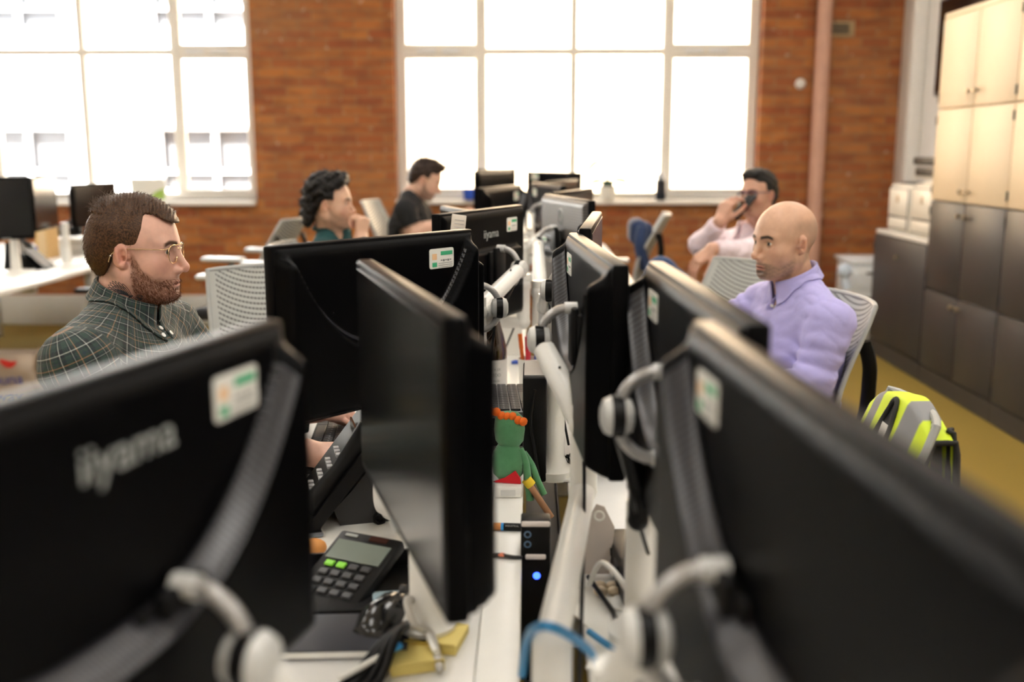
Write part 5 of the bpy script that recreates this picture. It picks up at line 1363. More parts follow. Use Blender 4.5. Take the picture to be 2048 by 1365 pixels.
def chair(label, x, y, rz, dz=0.0, arm=0.70, dark=False, tilt=0.16, name='office_chair', pads=None, wb=1.0):
    t = thing(name, label, 'chair', (x, y, 0), rz, 'mesh office chairs')
    zs = 0.46 + dz
    MB().box((0.01, 0, zs - 0.03), (0.46, 0.48, 0.075), bev=0.032, seg=4).build('seat', M_SEATF, t)
    MB().box((-0.02, 0, zs - 0.085), (0.26, 0.22, 0.05), bev=0.015).build('seat_mechanism', M_BLACKP, t)
    ct, st = math.cos(tilt), math.sin(tilt)
    def bp(u, v, off=0.0):
        # u across, v up the back; the panel wraps round the sitter and bends at the lumbar
        w_ = 0.225 - 0.035 * (v / 0.46) ** 2; uu = u * w_ / 0.225 * wb
        xx = -0.215 + 1.15 * uu * uu - 0.035 * math.sin(PI * min(1, v / 0.42)) * 0.0 + 0.03 * math.sin(PI * v / 0.35) - off
        return (xx * 1.0 - st * v * 0.9, uu, zs + 0.09 + v * ct)
    nu, nv = 28, 30
    mb = MB(); uvs = []
    for off, fl in ((0.0, False), (0.010, True)):
        mb.grid(lambda i, j: bp((i - 0.5) * 0.45, j * 0.46, off), nu, nv, flip=fl)
        uvs += [((i / nu - 0.5) * 0.45, j / nv * 0.46, 0) for i in range(nu + 1) for j in range(nv + 1)]
    bo = mb.build('backrest', M_CHDARK if dark else M_CHMESH, t, ang=180)
    a = bo.data.attributes.new('cloth_uv', 'FLOAT_VECTOR', 'POINT'); a.data.foreach_set('vector', np.array(uvs, dtype=np.float32).ravel())
    rim = [bp(-0.225, v * 0.46 / 10, 0.005) for v in range(11)] + [bp((i / 10 - 0.5) * 0.45, 0.46, 0.005) for i in range(1, 11)] + [bp(0.225, 0.46 - v * 0.46 / 10, 0.005) for v in range(1, 11)]
    MB().tube(rim, 0.0075, 8).build('back_rim', M_CHDARK if dark else M_PAD if False else mat('grey_rim', (0.36, 0.37, 0.36), 0.45), bo)
    for s in (-1, 1):
        q = bp(s * 0.20, 0.36, 0.016); q2 = bp(s * 0.10, 0.06, 0.05)
        MB().tube(bez([q, (q[0] - 0.025, s * 0.175, q[2] - 0.10), (q2[0] - 0.035, s * 0.10, q2[2]), (-0.16, s * 0.04, zs - 0.07)], 8), [0.013] * 25, 10, flat=1.6).build('back_strut', M_BLACKP, t)
    for s in (-1, 1):
        ar = MB().tube(bez([(-0.06, s * 0.20, zs - 0.08), (-0.04, s * 0.275, zs - 0.03), (-0.05, s * 0.285, arm + dz - 0.03)], 8), 0.017, 10).build('armrest', M_BLACKP, t)
        MB().box((0.0, s * 0.285, arm + dz - 0.012), (0.25, 0.085, 0.026), bev=0.012, seg=3).build('arm_pad', pads or M_PAD, ar)
    MB().tube([(0, 0, 0.09), (0, 0, zs - 0.10)], 0.028, 14).build('gas_column', M_DKGREY, t)
    base = MB().lathe([(0.05, 0.07), (0.05, 0.13), (0.03, 0.135)], 16).build('star_base', M_BLACKP, t)
    for k in range(5):
        an = 2 * PI * k / 5 + 0.3; dx, dy = math.cos(an), math.sin(an)
        sp_ = MB().tube([(0.03 * dx, 0.03 * dy, 0.105), (0.17 * dx, 0.17 * dy, 0.095), (0.30 * dx, 0.30 * dy, 0.07)], [0.024, 0.020, 0.015], 8).build('base_spoke', M_BLACKP, base)
        MB().tube([(0.30 * dx - 0.022 * dy, 0.30 * dy + 0.022 * dx, 0.03), (0.30 * dx + 0.022 * dy, 0.30 * dy - 0.022 * dx, 0.03)], 0.03, 12).build('castor', M_DKGREY, t)
    return t
chair('mesh office chair the plaid shirt man sits on', -0.69, 2.15, 0.10, dz=0.0)
chair('mesh office chair the bald man sits on, black back strut showing', 0.665, 2.97, math.radians(187), dz=0.02)
chair('empty grey mesh chair turned towards us behind the plaid shirt man', -0.67, 2.98, -0.95, dz=0.085)
chair('empty green-grey mesh chair seen past the bald man\'s chest', 0.63, 3.80, math.radians(215), dz=0.02)
chair('mesh office chair the man in teal sits on', -0.81, 4.455, -0.05, dz=0.04)
chair('mesh office chair the black t-shirt man sits on', -0.66, 5.99, -0.10, dz=0.15)
chair('mesh office chair the man on the phone leans back in', 0.93, 4.97, math.radians(203), dz=0.02, tilt=0.32)
chair('empty chair side-on before the middle window with a navy jacket', 0.455, 6.05, math.radians(173), dz=0.09, tilt=0.30)
chair('empty grey mesh chair before the brick pier, back turned to the window', -1.72, 6.15, math.radians(170), dz=0.06, arm=0.78, tilt=0.30)
chair('chair with pale arm pad half hidden behind the empty mesh chair', -1.40, 5.0, math.radians(175), dz=-0.02, arm=0.90)
chair('dark chair tucked at the left pod behind the plaid shirt man\'s shoulder', -2.40, 5.85, math.radians(185), dark=True, pads=M_BLACKP)
chair('empty chair with the yellow vest hung on its back', 0.445, 1.93, math.radians(176), dz=-0.035, wb=0.78)
# navy jacket on the chair by the window
t = tag(MB().box((0, 0, 0.0), (0.10, 0.26, 0.15), bev=0.045, seg=4).box((0.045, 0.02, -0.03), (0.08, 0.22, 0.17), bev=0.035, seg=4).tube(bez([(0.02, -0.13, 0.03), (0.0, -0.17, -0.07), (0.04, -0.15, -0.2)], 6), 0.035, 10).build('jacket', clothmat('navy_wool', (0.012, 0.03, 0.09), 0.9), ang=180), 'navy jacket bundled on the chair before the middle window', 'jacket')
t.location = at(1274, 463, 6.0)
# hi-vis vest draped on the chair back
def vestmat():
    m = bpy.data.materials.new('hi_vis_fabric'); nt, b, out = _nodes(m)
    a = N(nt, 'ShaderNodeAttribute', attribute_name='Col'); L(nt, a.outputs['Color'], b.inputs['Base Color'])
    tc = N(nt, 'ShaderNodeTexCoord'); n1 = N(nt, 'ShaderNodeTexNoise', i_Scale=700.0); L(nt, tc.outputs['Object'], n1.inputs['Vector'])
    bp = N(nt, 'ShaderNodeBump', i_Strength=0.3, i_Distance=0.002); L(nt, n1.outputs[0], bp.inputs['Height']); L(nt, bp.outputs[0], b.inputs['Normal'])
    b.inputs['Roughness'].default_value = 0.6
    return m
vt = thing('safety_vest', 'yellow hi-vis vest with grey bands draped on the near right chair', 'vest', (0.725, 1.93, 0.0))
def vest_pt(s, q, off=0.0):
    # s: -1 hem on the desk side .. 0 ridge .. 1 hem on the aisle side ; q: -1 far .. 1 near
    yy = -q * (0.175 + 0.03 * abs(s) ** 1.5) + 0.006 * math.sin(5 * s + q)
    a_ = abs(s); drop = max(0, a_ - 0.06)
    x_ = (0.020 * min(1, a_ / 0.06) + drop * (0.17 if s < 0 else 0.02) + 0.010 * math.sin(q * 5 + 2.0 * s) * a_ + 0.006 * math.sin(q * 11 + s * 3) * a_) * (1 if s > 0 else -1)
    z_ = 0.985 - 0.05 * q * q - drop * 0.50 + 0.003 * math.sin(q * 7)
    if s < 0: x_ -= off; 
    else: x_ += off
    return (x_ + 0.02 * s + 0.012, yy, z_ + (off if a_ < 0.1 else 0))
NS, NQ = 80, 60
mb = MB(); mb.grid(lambda i, j: vest_pt(2 * i - 1, 2 * j - 1), NS, NQ)
cols = []
for i in range(NS + 1):
    for j in range(NQ + 1):
        s, q = 2 * i / NS - 1, 2 * j / NQ - 1
        c = (0.62, 0.78, 0.018)
        if 0.26 < q < 0.62 or -0.78 < q < -0.50: c = (0.22, 0.22, 0.23)
        if abs(q) > 0.955: c = (0.010, 0.010, 0.010)
        if ((s + 0.34) / 0.26) ** 2 + ((q + 0.06) / 0.24) ** 2 < 1.0: c = (0.010, 0.010, 0.011)
        if ((s - 0.44) / 0.40) ** 2 + ((q - 0.82) / 0.11) ** 2 < 1.0: c = (0.012, 0.012, 0.012)
        cols.append((*c, 1))
vo = mb.build('vest_cloth', vestmat(), vt, ang=180)
a = vo.data.attributes.new('Col', 'FLOAT_COLOR', 'POINT'); a.data.foreach_set('color', np.array(cols, dtype=np.float32).ravel())
md = vo.modifiers.new('thickness', 'SOLIDIFY'); md.thickness = 0.004
M_TRIMB = mat('black_binding', (0.008, 0.008, 0.008), 0.7)
def ell_loop(cs, cq, rs, rq, n=40): return [vest_pt(cs + rs * math.cos(2 * PI * k / n), cq + rq * math.sin(2 * PI * k / n), 0.003) for k in range(n + 1)]
MB().tube(ell_loop(-0.34, -0.06, 0.26, 0.24), 0.005, 8).build('neck_binding', M_TRIMB, vt)
MB().tube(ell_loop(0.44, 0.82, 0.40, 0.11), 0.005, 8).build('armhole_binding', M_TRIMB, vt)
MB().tube([vest_pt(-1 + 2 * k / 40, 0.99, 0.002) for k in range(41)], 0.005, 8).build('edge_binding', M_TRIMB, vt)
lb = [Vector(vest_pt(-0.17 - 0.03 * k, -0.04 + 0.006 * k, 0.006)) for k in range(9)]
MB().add([tuple(p + Vector((0, d_, 0))) for p in lb for d_ in (-0.018, 0.018)], [(2 * k, 2 * k + 1, 2 * k + 3, 2 * k + 2) for k in range(8)]).build('care_label', M_STK, vt)

# ------------------------------------------------------------------ things on the desks
def keyboard(label, loc, rz, nx=15, ny=5, w_=0.30, d_=0.105, tilt=0.0, base=None, cat='keyboard', name='keyboard'):
    t = thing(name, label, cat, loc, rz)
    MB().box((0, 0, 0.008), (w_, d_, 0.016), bev=0.004).build('keyboard_base', base or M_BLACKP, t)
    mb = MB(); kx, ky = (w_ - 0.016) / nx, (d_ - 0.014) / ny
    for i in range(nx):
        for j in range(ny):
            if j == 0 and 4 <= i <= 9 and i != 4: continue
            sx = kx * (6 if (j == 0 and i == 4) else 1)
            mb.box((-w_ / 2 + 0.008 + kx * i + sx / 2, -d_ / 2 + 0.007 + ky * (j + 0.5), 0.0185), (sx - 0.003, ky - 0.003, 0.006), bev=0.0012, seg=1)
    mb.build('keys', mat('keycap_black', (0.03, 0.03, 0.033), 0.4), t)
    g = MB()
    for i in range(nx):
        for j in range(1, ny): g.box((-w_ / 2 + 0.0065 + kx * (i + 0.5), -d_ / 2 + 0.009 + ky * (j + 0.5), 0.0217), (0.004, 0.004, 0.0003))
    g.build('key_print', mat('key_legend', (0.45, 0.45, 0.45), 0.6), t)
    return t
k = atz(672, 872, 0.75)
keyboard('black laptop keyboard under the plaid shirt man\'s far hand', (k.x + 0.02, k.y + 0.03, 0.731), -PI / 2 + 0.10, w_=0.33, d_=0.17, ny=6)
keyboard('small black keyboard beside the plaid shirt man\'s near hand', (-0.475, 2.02, 0.731), -PI / 2 + 0.15, w_=0.20, d_=0.10)
t = thing('docking_box', 'black docking box on the rail under the grey keyboard', 'box', (-0.065, 2.44, 0.758))
MB().box((0, 0, 0.035), (0.13, 0.20, 0.07), bev=0.006).build('dock_body', M_BLACKP, t)
MB().box((0, -0.101, 0.035), (0.09, 0.003, 0.02)).build('port_strip', M_DKGREY, t)
keyboard('grey laptop keyboard resting beside the wine bottle', (-0.078, 2.47, 0.829), PI / 2 + 0.06, w_=0.28, d_=0.17, ny=6, base=mat('laptop_grey', (0.20, 0.20, 0.21), 0.35, metal=0.4))
# mouse under the near hand
def mouse(label, loc, rz, s=1.0):
    t = thing('mouse', label, 'mouse', loc, rz)
    MB().loft([[(x, w_ * math.cos(a), max(0.0, z * math.sin(a))) for a in [PI * i / 14 for i in range(15)]] for x, w_, z in [(-0.056 * s, 0.012 * s, 0.008 * s), (-0.05 * s, 0.024 * s, 0.022 * s), (-0.025 * s, 0.031 * s, 0.037 * s), (0.01 * s, 0.031 * s, 0.036 * s), (0.04 * s, 0.028 * s, 0.024 * s), (0.054 * s, 0.020 * s, 0.010 * s)]]).build('mouse_shell', mat('gloss_black', (0.010, 0.010, 0.011), 0.16), t)
    MB().tube([(0.03 * s, -0.004, 0.030 * s), (0.03 * s, 0.004, 0.030 * s)], 0.006 * s, 12).build('scroll_wheel', M_DKGREY, t)
    return t
k = atz(782, 1215, 0.76); mouse('glossy black mouse standing on the near left desk', (k.x, k.y, 0.731), 1.2, 1.35)
k = atz(640, 925, 0.75); mouse('black mouse under the tattooed hand', (k.x - 0.01, k.y, 0.731), -0.1, 0.95)
# desk telephone propped up in front of the man in plaid
def deskphone(label, loc, rz, s=1.0):
    t = thing('desk_phone', label, 'phone', loc, rz)
    MB().prism([(-0.075 * s, 0.0), (-0.066 * s, 0.0), (0.062 * s, 0.158 * s), (0.050 * s, 0.170 * s), (0.040 * s, 0.168 * s), (-0.082 * s, 0.012 * s)], -0.105 * s, 0.105 * s, Matrix.Rotation(PI / 2, 4, 'X')).build('phone_body', M_BLACKP, t)
    MB().prism([(0.0, 0.06 * s), (0.055 * s, 0.125 * s), (0.085 * s, 0.100 * s), (0.075 * s, 0.0), (-0.02 * s, 0.0), (-0.03 * s, 0.03 * s)], -0.07 * s, 0.07 * s, Matrix.Rotation(PI / 2, 4, 'X')).build('phone_stand', M_DKGREY, t)
    MB().tube([(-0.075 * s, -0.082 * s, 0.040 * s), (-0.02 * s, -0.082 * s, 0.105 * s), (0.035 * s, -0.082 * s, 0.175 * s)], [0.020 * s, 0.014 * s, 0.022 * s], 14).build('handset', M_BLACKP, t)
    kp = MB()
    for i in range(4):
        for j in range(3):
            f = 0.2 + 0.13 * i; kp.box((-0.082 * s + f * 0.122 * s - 0.003, 0.005 + 0.022 * j * s, 0.012 * s + f * 0.156 * s + 0.002), (0.010 * s, 0.014 * s, 0.006 * s), bev=0.001, seg=1)
    kp.build('keypad', mat('grey_key', (0.35, 0.35, 0.36), 0.5), t)
    MB().box((0.018 * s, 0.025 * s, 0.140 * s), (0.004, 0.09 * s, 0.035 * s), TR((0, 0, 0), (0, 0, 0))).build('phone_display', M_SCR, t)
    pts = [(0.05 + 0.012 * math.cos(i * 0.9) + 0.0006 * i, -0.10 + 0.0016 * i, 0.014 + 0.012 * math.sin(i * 0.9)) for i in range(120)]
    MB().tube(pts, 0.0028, 6).build('coiled_cord', M_BLACKP, t)
    return t
k = atz(705, 1025, 0.73); deskphone('black desk phone propped up beside the dark-screened monitor', (k.x - 0.01, k.y, 0.731), 0.28, 1.12)
deskphone('black desk phone with coiled cord on the desk before the bald man', (0.215, 2.30, 0.731), PI - 0.3)
# calculator on a black document tray
k = atz(690, 1185, 0.735)
t = thing('document_tray', 'flat black tray under the calculator on the near left desk', 'tray', (k.x, k.y, 0.731), 0.15)
MB().box((0, 0, 0.006), (0.24, 0.17, 0.012), bev=0.004).box((0, 0.083, 0.02), (0.24, 0.006, 0.04)).build('tray_body', M_BLACKP, t)
MB().box((0.07, -0.04, 0.0125), (0.05, 0.03, 0.001)).build('tray_label', mat('pale_blue_label', (0.35, 0.48, 0.55), 0.5), t)
t = thing('calculator', 'black calculator with grey display and green keys', 'calculator', (k.x + 0.005, k.y + 0.03, 0.748), -0.42)
t.rotation_euler = (0.38, 0, -0.42)
MB().box((0, 0, 0.012), (0.125, 0.165, 0.022), bev=0.006).build('calculator_body', M_BLACKP, t)
MB().box((0, 0.035, 0.0235), (0.105, 0.045, 0.002)).build('display', mat('lcd_grey', (0.20, 0.23, 0.20), 0.2), t)
for i, (x_, m_) in enumerate(((-0.035, 'lime_key'), (-0.012, 'lime_key'), (0.012, 'grey_key'), (0.036, 'grey_key'))):
    for j in range(4): MB().box((x_, 0.0 - 0.02 * j, 0.025), (0.018, 0.013, 0.005), bev=0.002, seg=1).build('calculator_key', mat('lime_key', (0.25, 0.70, 0.05), 0.4) if (m_ == 'lime_key' and j < 1) else mat('dark_key', (0.04, 0.04, 0.045), 0.4), t)
MB().box((-0.035, 0.071, 0.0235), (0.024, 0.006, 0.001)).build('maker_plate', M_LOGO, t)
MB().box((0.02, 0.071, 0.0235), (0.035, 0.012, 0.001)).build('solar_cell', mat('solar_brown', (0.05, 0.02, 0.015), 0.2), t)
k = atz(705, 1280, 0.732)
t = thing('notebook', 'dark navy notebook lying on the near left desk', 'notebook', (k.x - 0.01, k.y, 0.7305), 0.06)
MB().box((0, 0, 0.008), (0.19, 0.12, 0.014), bev=0.002).build('cover', mat('navy_cover', (0.018, 0.020, 0.030), 0.5), t)
MB().box((0, 0, 0.008), (0.186, 0.1215, 0.009)).build('pages', M_STK, t)
k = atz(700, 1080, 0.731)
tag(MB().box((k.x, k.y, 0.7315), (0.21, 0.297, 0.0012), None).build('paper_sheet', M_STK, smooth=False), 'white paper sheet on the left desk between phone and calculator', 'paper')
k = atz(632, 1050, 0.735)
t = thing('mobile_phone', 'silver-edged mobile phone flat on the left desk beside the phone', 'phone', (k.x - 0.03, k.y, 0.7325), 0.3)
MB().box((0, 0, 0.005), (0.075, 0.15, 0.009), bev=0.004).build('phone_case', mat('slate_metal', (0.25, 0.27, 0.30), 0.3, metal=0.6), t)
MB().box((0, 0, 0.0098), (0.068, 0.142, 0.001)).build('phone_glass', M_SCR, t)
k = atz(642, 1112, 0.74)
tag(MB().ball((k.x - 0.015, k.y + 0.02, 0.748), (0.022, 0.015, 0.016)).build('peel', mat('orange_peel', (0.70, 0.30, 0.08), 0.6)), 'small orange scrap beside the calculator', 'scrap')
# crumpled clear wrapper
k = atz(778, 1085, 0.74)
def wrap(i, j):
    a, b_ = i * 2 * PI, j
    r = 0.030 * (1 + 0.35 * math.sin(5 * a + 4 * b_) + 0.2 * math.sin(11 * a)) * math.sin(PI * (0.12 + 0.8 * b_))
    return (r * math.cos(a) * 0.8 + 0.05 * b_, r * math.sin(a) * 1.0 + 0.02 * b_, 0.012 + 0.13 * (1 - b_) + 0.010 * math.sin(7 * a + 9 * b_))
t = tag(MB().grid(wrap, 40, 24).build('plastic_wrapper', mat('frosted_plastic', (0.80, 0.79, 0.77), 0.25), ang=180), 'crumpled white plastic wrapper behind the dark-screened monitor', 'wrapper'); t.location = (k.x - 0.02, k.y + 0.03, 0.731)
# yellow notes, cables and pens at the near end of the left desk
k = atz(826, 1320, 0.733)
for i, (dx, dy, a) in enumerate(((0.0, 0.0, 0.3), (0.03, 0.06, -0.2))):
    t = thing('sticky_notes', ('yellow sticky note pad nearest the camera on the left desk', 'yellow sticky note pad tucked further under the dark-screened monitor')[i], 'notes', (k.x + dx, k.y + dy, 0.731), a, 'yellow note pads')
    MB().box((0, 0, 0.006), (0.076, 0.076, 0.012)).build('pad', mat('note_yellow', (0.72, 0.58, 0.18), 0.7), t)
    MB().add([(-0.038, -0.038, 0.0125), (0.038, -0.038, 0.0125), (0.038, 0.038, 0.0125), (-0.038, 0.038, 0.0125), (-0.038, -0.042, 0.019), (0.038, -0.042, 0.019)], [(0, 1, 2, 3), (4, 5, 1, 0)]).build('curled_note', MATS['note_yellow'], t)
def cable(name, label, pts, r, m, n=14, cat='cable'):
    o = MB().tube(bez(pts, n), r, 8).build(name, m, ang=180); return tag(o, label, cat)
M_CBLK = M_BLACKP; M_CBLUE = mat('blue_cable', (0.02, 0.22, 0.48), 0.4); M_CWHT = mat('white_cable', (0.74, 0.73, 0.70), 0.4); M_CGRY = mat('grey_cable', (0.50, 0.48, 0.44), 0.45)
for i in range(4):
    a = atz(700 + 20 * i, 1360, 0.74); b_ = atz(760 + 12 * i, 1290, 0.755); c = atz(800 + 8 * i, 1245, 0.742)
    cable('power_cable', ('black power cable lowest in the tangle on the near left desk', 'black power cable second in the tangle on the near left desk', 'black power cable third in the tangle on the near left desk', 'black power cable topmost in the tangle on the near left desk')[i], [a + Vector((-0.03, -0.05, 0)), a, b_ + Vector((0, 0, 0.006 * i)), c], 0.006, M_CBLK)
for i, (px, py) in enumerate(((733, 1340), (856, 1283))):
    k = atz(px, py, 0.745); t = thing('pen', ('blue capped pen among the black cables', 'blue capped pen on the yellow sticky notes')[i], 'pen', (k.x, k.y, 0.752), 0.9 + i)
    MB().tube([(-0.05, 0, 0), (0.03, 0, 0.002)], 0.0045, 10).build('barrel', M_STK, t); MB().tube([(0.03, 0, 0.002), (0.065, 0, 0.003)], 0.0055, 10).build('pen_cap', mat('cap_blue', (0.02, 0.30, 0.75), 0.3), t)
cable('grey_cable', 'grey cable looped beside the black mouse', [atz(850, 1215, 0.76), atz(815, 1200, 0.80), atz(830, 1250, 0.775), atz(862, 1270, 0.75), atz(880, 1340, 0.74)], 0.006, M_CGRY)
# wine bottle
k = at(990, 800, 2.80)
t = thing('wine_bottle', 'dark brown wine bottle with white label beside the rail', 'bottle', (k.x - 0.005, 2.80, 0.731), 0)
MB().lathe([(0.036, 0.0), (0.0385, 0.004), (0.0385, 0.165), (0.037, 0.185), (0.030, 0.215), (0.021, 0.245), (0.0155, 0.275), (0.0145, 0.325), (0.0165, 0.328), (0.0165, 0.336), (0.012, 0.338)], 40).build('bottle_glass', mat('brown_glass', (0.035, 0.014, 0.004), 0.06, coat=0.6, spec=0.8), t)
MB().lathe([(0.0391, 0.035), (0.0391, 0.148)], 40, caps=(False, False)).build('paper_label', mat('label_paper', (0.66, 0.65, 0.63), 0.7), t)
def curved_text(s, size, z, parent, R=0.0394):
    o = text('label_lettering', s, size, M_PRT, parent, Matrix.Rotation(PI / 2, 4, 'X'), ext=0.0)
    for v in o.data.vertices:
        a = v.co.x / R; v.co = (R * math.sin(a), -R * math.cos(a), v.co.z + z)
    return o
curved_text('PONTA DE', 0.0095, 0.122, t); curved_text('ZEVEDO', 0.0125, 0.106, t); curved_text('loba verde', 0.0095, 0.090, t); curved_text('2021', 0.006, 0.060, t)
# battery, cap, card and plush on the rail
k = atz(1002, 1062, 0.757)
t = thing('battery', 'copper-topped black battery lying on the white rail', 'battery', (k.x + 0.012, k.y, 0.7645), -0.06)
MB().tube([(-0.025, 0, 0), (-0.012, 0, 0)], 0.0072, 20).build('copper_end', mat('copper_foil', (0.60, 0.27, 0.10), 0.3, metal=0.7), t)
MB().tube([(-0.012, 0, 0), (-0.007, 0, 0)], 0.00725, 20).build('blue_band', mat('cap_blue', (0, 0, 0)), t)
MB().tube([(-0.007, 0, 0), (0.025, 0, 0)], 0.0072, 20).build('black_sleeve', M_BLACKP, t)
text('battery_print', 'INDUSTRIAL', 0.0045, M_LOGO, t, Matrix.Translation((0.009, -0.0062, 0.0040)) @ Matrix.Rotation(1.0, 4, 'X'), ext=0.0002)
k = atz(1035, 728, 0.757)
t = thing('blue_marker', 'bright blue pen lid lying across the white rail', 'pen', (k.x + 0.004, k.y, 0.762), 0.15)
MB().tube([(-0.024, 0, 0), (0.022, 0, 0), (0.026, 0, 0)], [0.006, 0.005, 0.002], 10).build('lid_tube', mat('cobalt_blue', (0, 0, 0)), t)
MB().box((0, 0, 0.007), (0.035, 0.003, 0.002)).build('pocket_clip', MATS['cobalt_blue'], t)
t = thing('white_card', 'blank white card standing on the rail behind the wine bottle', 'card', (-0.060, 3.45, 0.757))
MB().box((0, 0, 0.092), (0.070, 0.004, 0.185), TR((0, 0, 0), (-0.05, 0, 0))).build('card_sheet', M_STK, t)
MB().box((0, 0.03, 0.004), (0.05, 0.06, 0.008)).build('card_foot', M_WMET, t)
k = atz(1018, 1118, 0.757)
t = thing('cable_clip', 'dark cable clip with orange spot across the rail', 'clip', (-0.042, k.y, 0.757))
MB().tube(bez([(-0.03, 0, 0.002), (-0.012, 0.004, 0.005), (0.012, -0.004, 0.005), (0.03, 0, 0.002)], 6), 0.003, 8, flat=2.0).build('clip_band', M_DKGREY, t)
MB().ball((-0.004, 0, 0.007), (0.007, 0.006, 0.003)).build('orange_spot', mat('coral_dot', (0.75, 0.22, 0.12), 0.5), t)
t = thing('end_block', 'squared white end block on the rail under the green soft toy', 'block', (-0.042, 2.02, 0.757))
MB().box((0, 0, 0.012), (0.056, 0.09, 0.024), bev=0.005).build('block_body', M_WMET, t)
MB().box((0, -0.046, 0.012), (0.03, 0.002, 0.012)).build('block_slot', M_TRUNK, t)
# plain green cloth toy
M_GRNC = mat('green_felt', (0.085, 0.27, 0.12), 0.9, var=0.15, vs=90, bump=0.5, bs=700, sheen=0.3)
M_REDC = mat('red_felt', (0.60, 0.012, 0.02), 0.9, var=0.1, bump=0.4, bs=700)
M_ORGC = mat('orange_wool', (0.85, 0.16, 0.01), 0.9, var=0.15, vs=120, bump=0.6, bs=500)
t = thing('soft_toy', 'plain green cloth toy with orange wool fringe sitting on the rail', 'soft toy', (-0.042, 2.03, 0.782), -0.2)
MB().loft([[(r_ * math.cos(a), r_ * 0.85 * math.sin(a) - 0.004, z) for a in [2 * PI * q / 20 for q in range(20)]] for r_, z in ((0.020, 0.0), (0.031, 0.012), (0.034, 0.035), (0.030, 0.058), (0.021, 0.074))]).build('toy_body', M_GRNC, t)
MB().loft([[(r_ * math.cos(a) + 0.002, r_ * 0.9 * math.sin(a), z) for a in [2 * PI * q / 20 for q in range(20)]] for r_, z in ((0.020, 0.070), (0.029, 0.082), (0.032, 0.105), (0.030, 0.128), (0.018, 0.140))]).build('toy_hood', M_GRNC, t)
fr = MB()
for q in range(7): fr.ball((-0.034 + 0.0112 * q, -0.012, 0.143 - 0.0026 * q + 0.003 * math.sin(q * 2)), (0.0085, 0.014, 0.0085), n=12, m=8)
fr.build('wool_fringe', M_ORGC, t)
MB().prism([(-0.026, 0.0), (0.032, 0.0), (0.030, 0.012), (0.020, 0.026), (-0.002, 0.010)], 0.0, 0.006, Matrix.Translation((0, -0.026, 0.0)) @ Matrix.Rotation(PI / 2, 4, 'X')).build('red_patch', M_REDC, t)
MB().tube(bez([(0.024, -0.004, 0.066), (0.036, -0.006, 0.040), (0.042, -0.010, 0.010), (0.048, -0.012, -0.04)], 6), 0.008, 10).build('toy_arm', M_GRNC, t)
MB().tube(bez([(0.030, 0.006, 0.055), (0.048, 0.004, 0.030), (0.060, 0.002, 0.0), (0.075, 0.0, -0.03)], 6), 0.007, 10).build('toy_arm', M_GRNC, t)
MB().tube([(0.040, -0.014, 0.005), (0.050, -0.012, -0.008)], 0.011, 12).build('yellow_cuff', mat('yellow_felt', (0.75, 0.55, 0.03), 0.8), t)
MB().tube([(0.050, -0.016, -0.010), (0.094, -0.018, -0.072)], 0.007, 10).build('wooden_stick', mat('brown_wood', (0.34, 0.17, 0.08), 0.6, var=0.2, vs=80), t)
# pens in a white pot behind
t = thing('pen_pot', 'white pot of coloured pens on the rail before the far arms', 'pot', at(1068, 640, 2.95)); t.location.z = 0.758; t.location.x = -0.002
MB().lathe([(0.028, 0), (0.032, 0.09), (0.030, 0.09), (0.026, 0.006)], 24).build('pot_body', M_WMET, t)
for i, (dx, dy, c, nm) in enumerate(((0.0, 0.0, (0.65, 0.02, 0.05), 'red'), (-0.010, 0.008, (0.75, 0.16, 0.02), 'orange'), (0.012, 0.006, (0.03, 0.10, 0.45), 'blue'), (-0.002, -0.012, (0.60, 0.02, 0.04), 'crimson'))):
    p = thing('marker_pen', '%s marker pen standing in the white pot on the rail' % nm, 'pen', (t.location.x + dx, t.location.y + dy, 0.772), 0, 'pens in the white pot')
    tl = ((dx * 1.6, dy * 1.5, 0.145))
    MB().tube([(0, 0, 0), (tl[0] * 0.7, tl[1] * 0.7, tl[2] * 0.7)], 0.006, 10).build('barrel', mat('pen_' + nm, c, 0.35), p)
    MB().tube([(tl[0] * 0.7, tl[1] * 0.7, tl[2] * 0.7), tl], 0.0068, 10).build('pen_cap', MATS['pen_' + nm], p)
# black boxes in the gap right of the rail
t = thing('mini_computer', 'tall black mini computer with grey top standing by the slanting arm', 'computer', (0.012, 2.24, 0.731))
MB().box((0, 0, 0.118), (0.052, 0.17, 0.236), bev=0.005).build('case', M_BLACKP, t)
MB().box((0, 0, 0.2375), (0.046, 0.15, 0.004)).build('top_panel', mat('mid_grey', (0.30, 0.30, 0.31), 0.5), t)
MB().tube(bez([(0.0, -0.086, 0.21), (-0.008, -0.092, 0.14), (0.0, -0.092, 0.08), (0.01, -0.088, 0.01)], 6), 0.0035, 8).build('front_cable', M_CBLK, t)
t = thing('charging_hub', 'black charging hub with white bars and a blue light', 'hub', (0.012, 1.74, 0.520))
MB().box((0, -0.038, 0.15), (0.052, 0.044, 0.30), bev=0.004).build('hub_case', M_BLACKP, t)
for z in (0.295, 0.235): MB().box((0, -0.061, z), (0.050 if z > 0.29 else 0.036, 0.006, 0.010), bev=0.003).build('white_bar', mat('bar_white', (0.85, 0.78, 0.74), 0.3), t)
MB().lathe([(0.0065, 0), (0.006, 0.0015), (0.002, 0.002)], 20, FR((0.002, -0.0605, 0.200), (0, -1, 0))).build('blue_light', emat('led_blue', (0.02, 0.06, 1.0), 6.0), t)
for z in (0.276, 0.258): MB().lathe([(0.006, 0), (0.0065, 0.001), (0.004, 0.0012)], 18, FR((-0.014, -0.0605, z), (0, -1, 0)), caps=(False, False)).build('port_ring', mat('ring_blue', (0.10, 0.18, 0.30), 0.3), t)
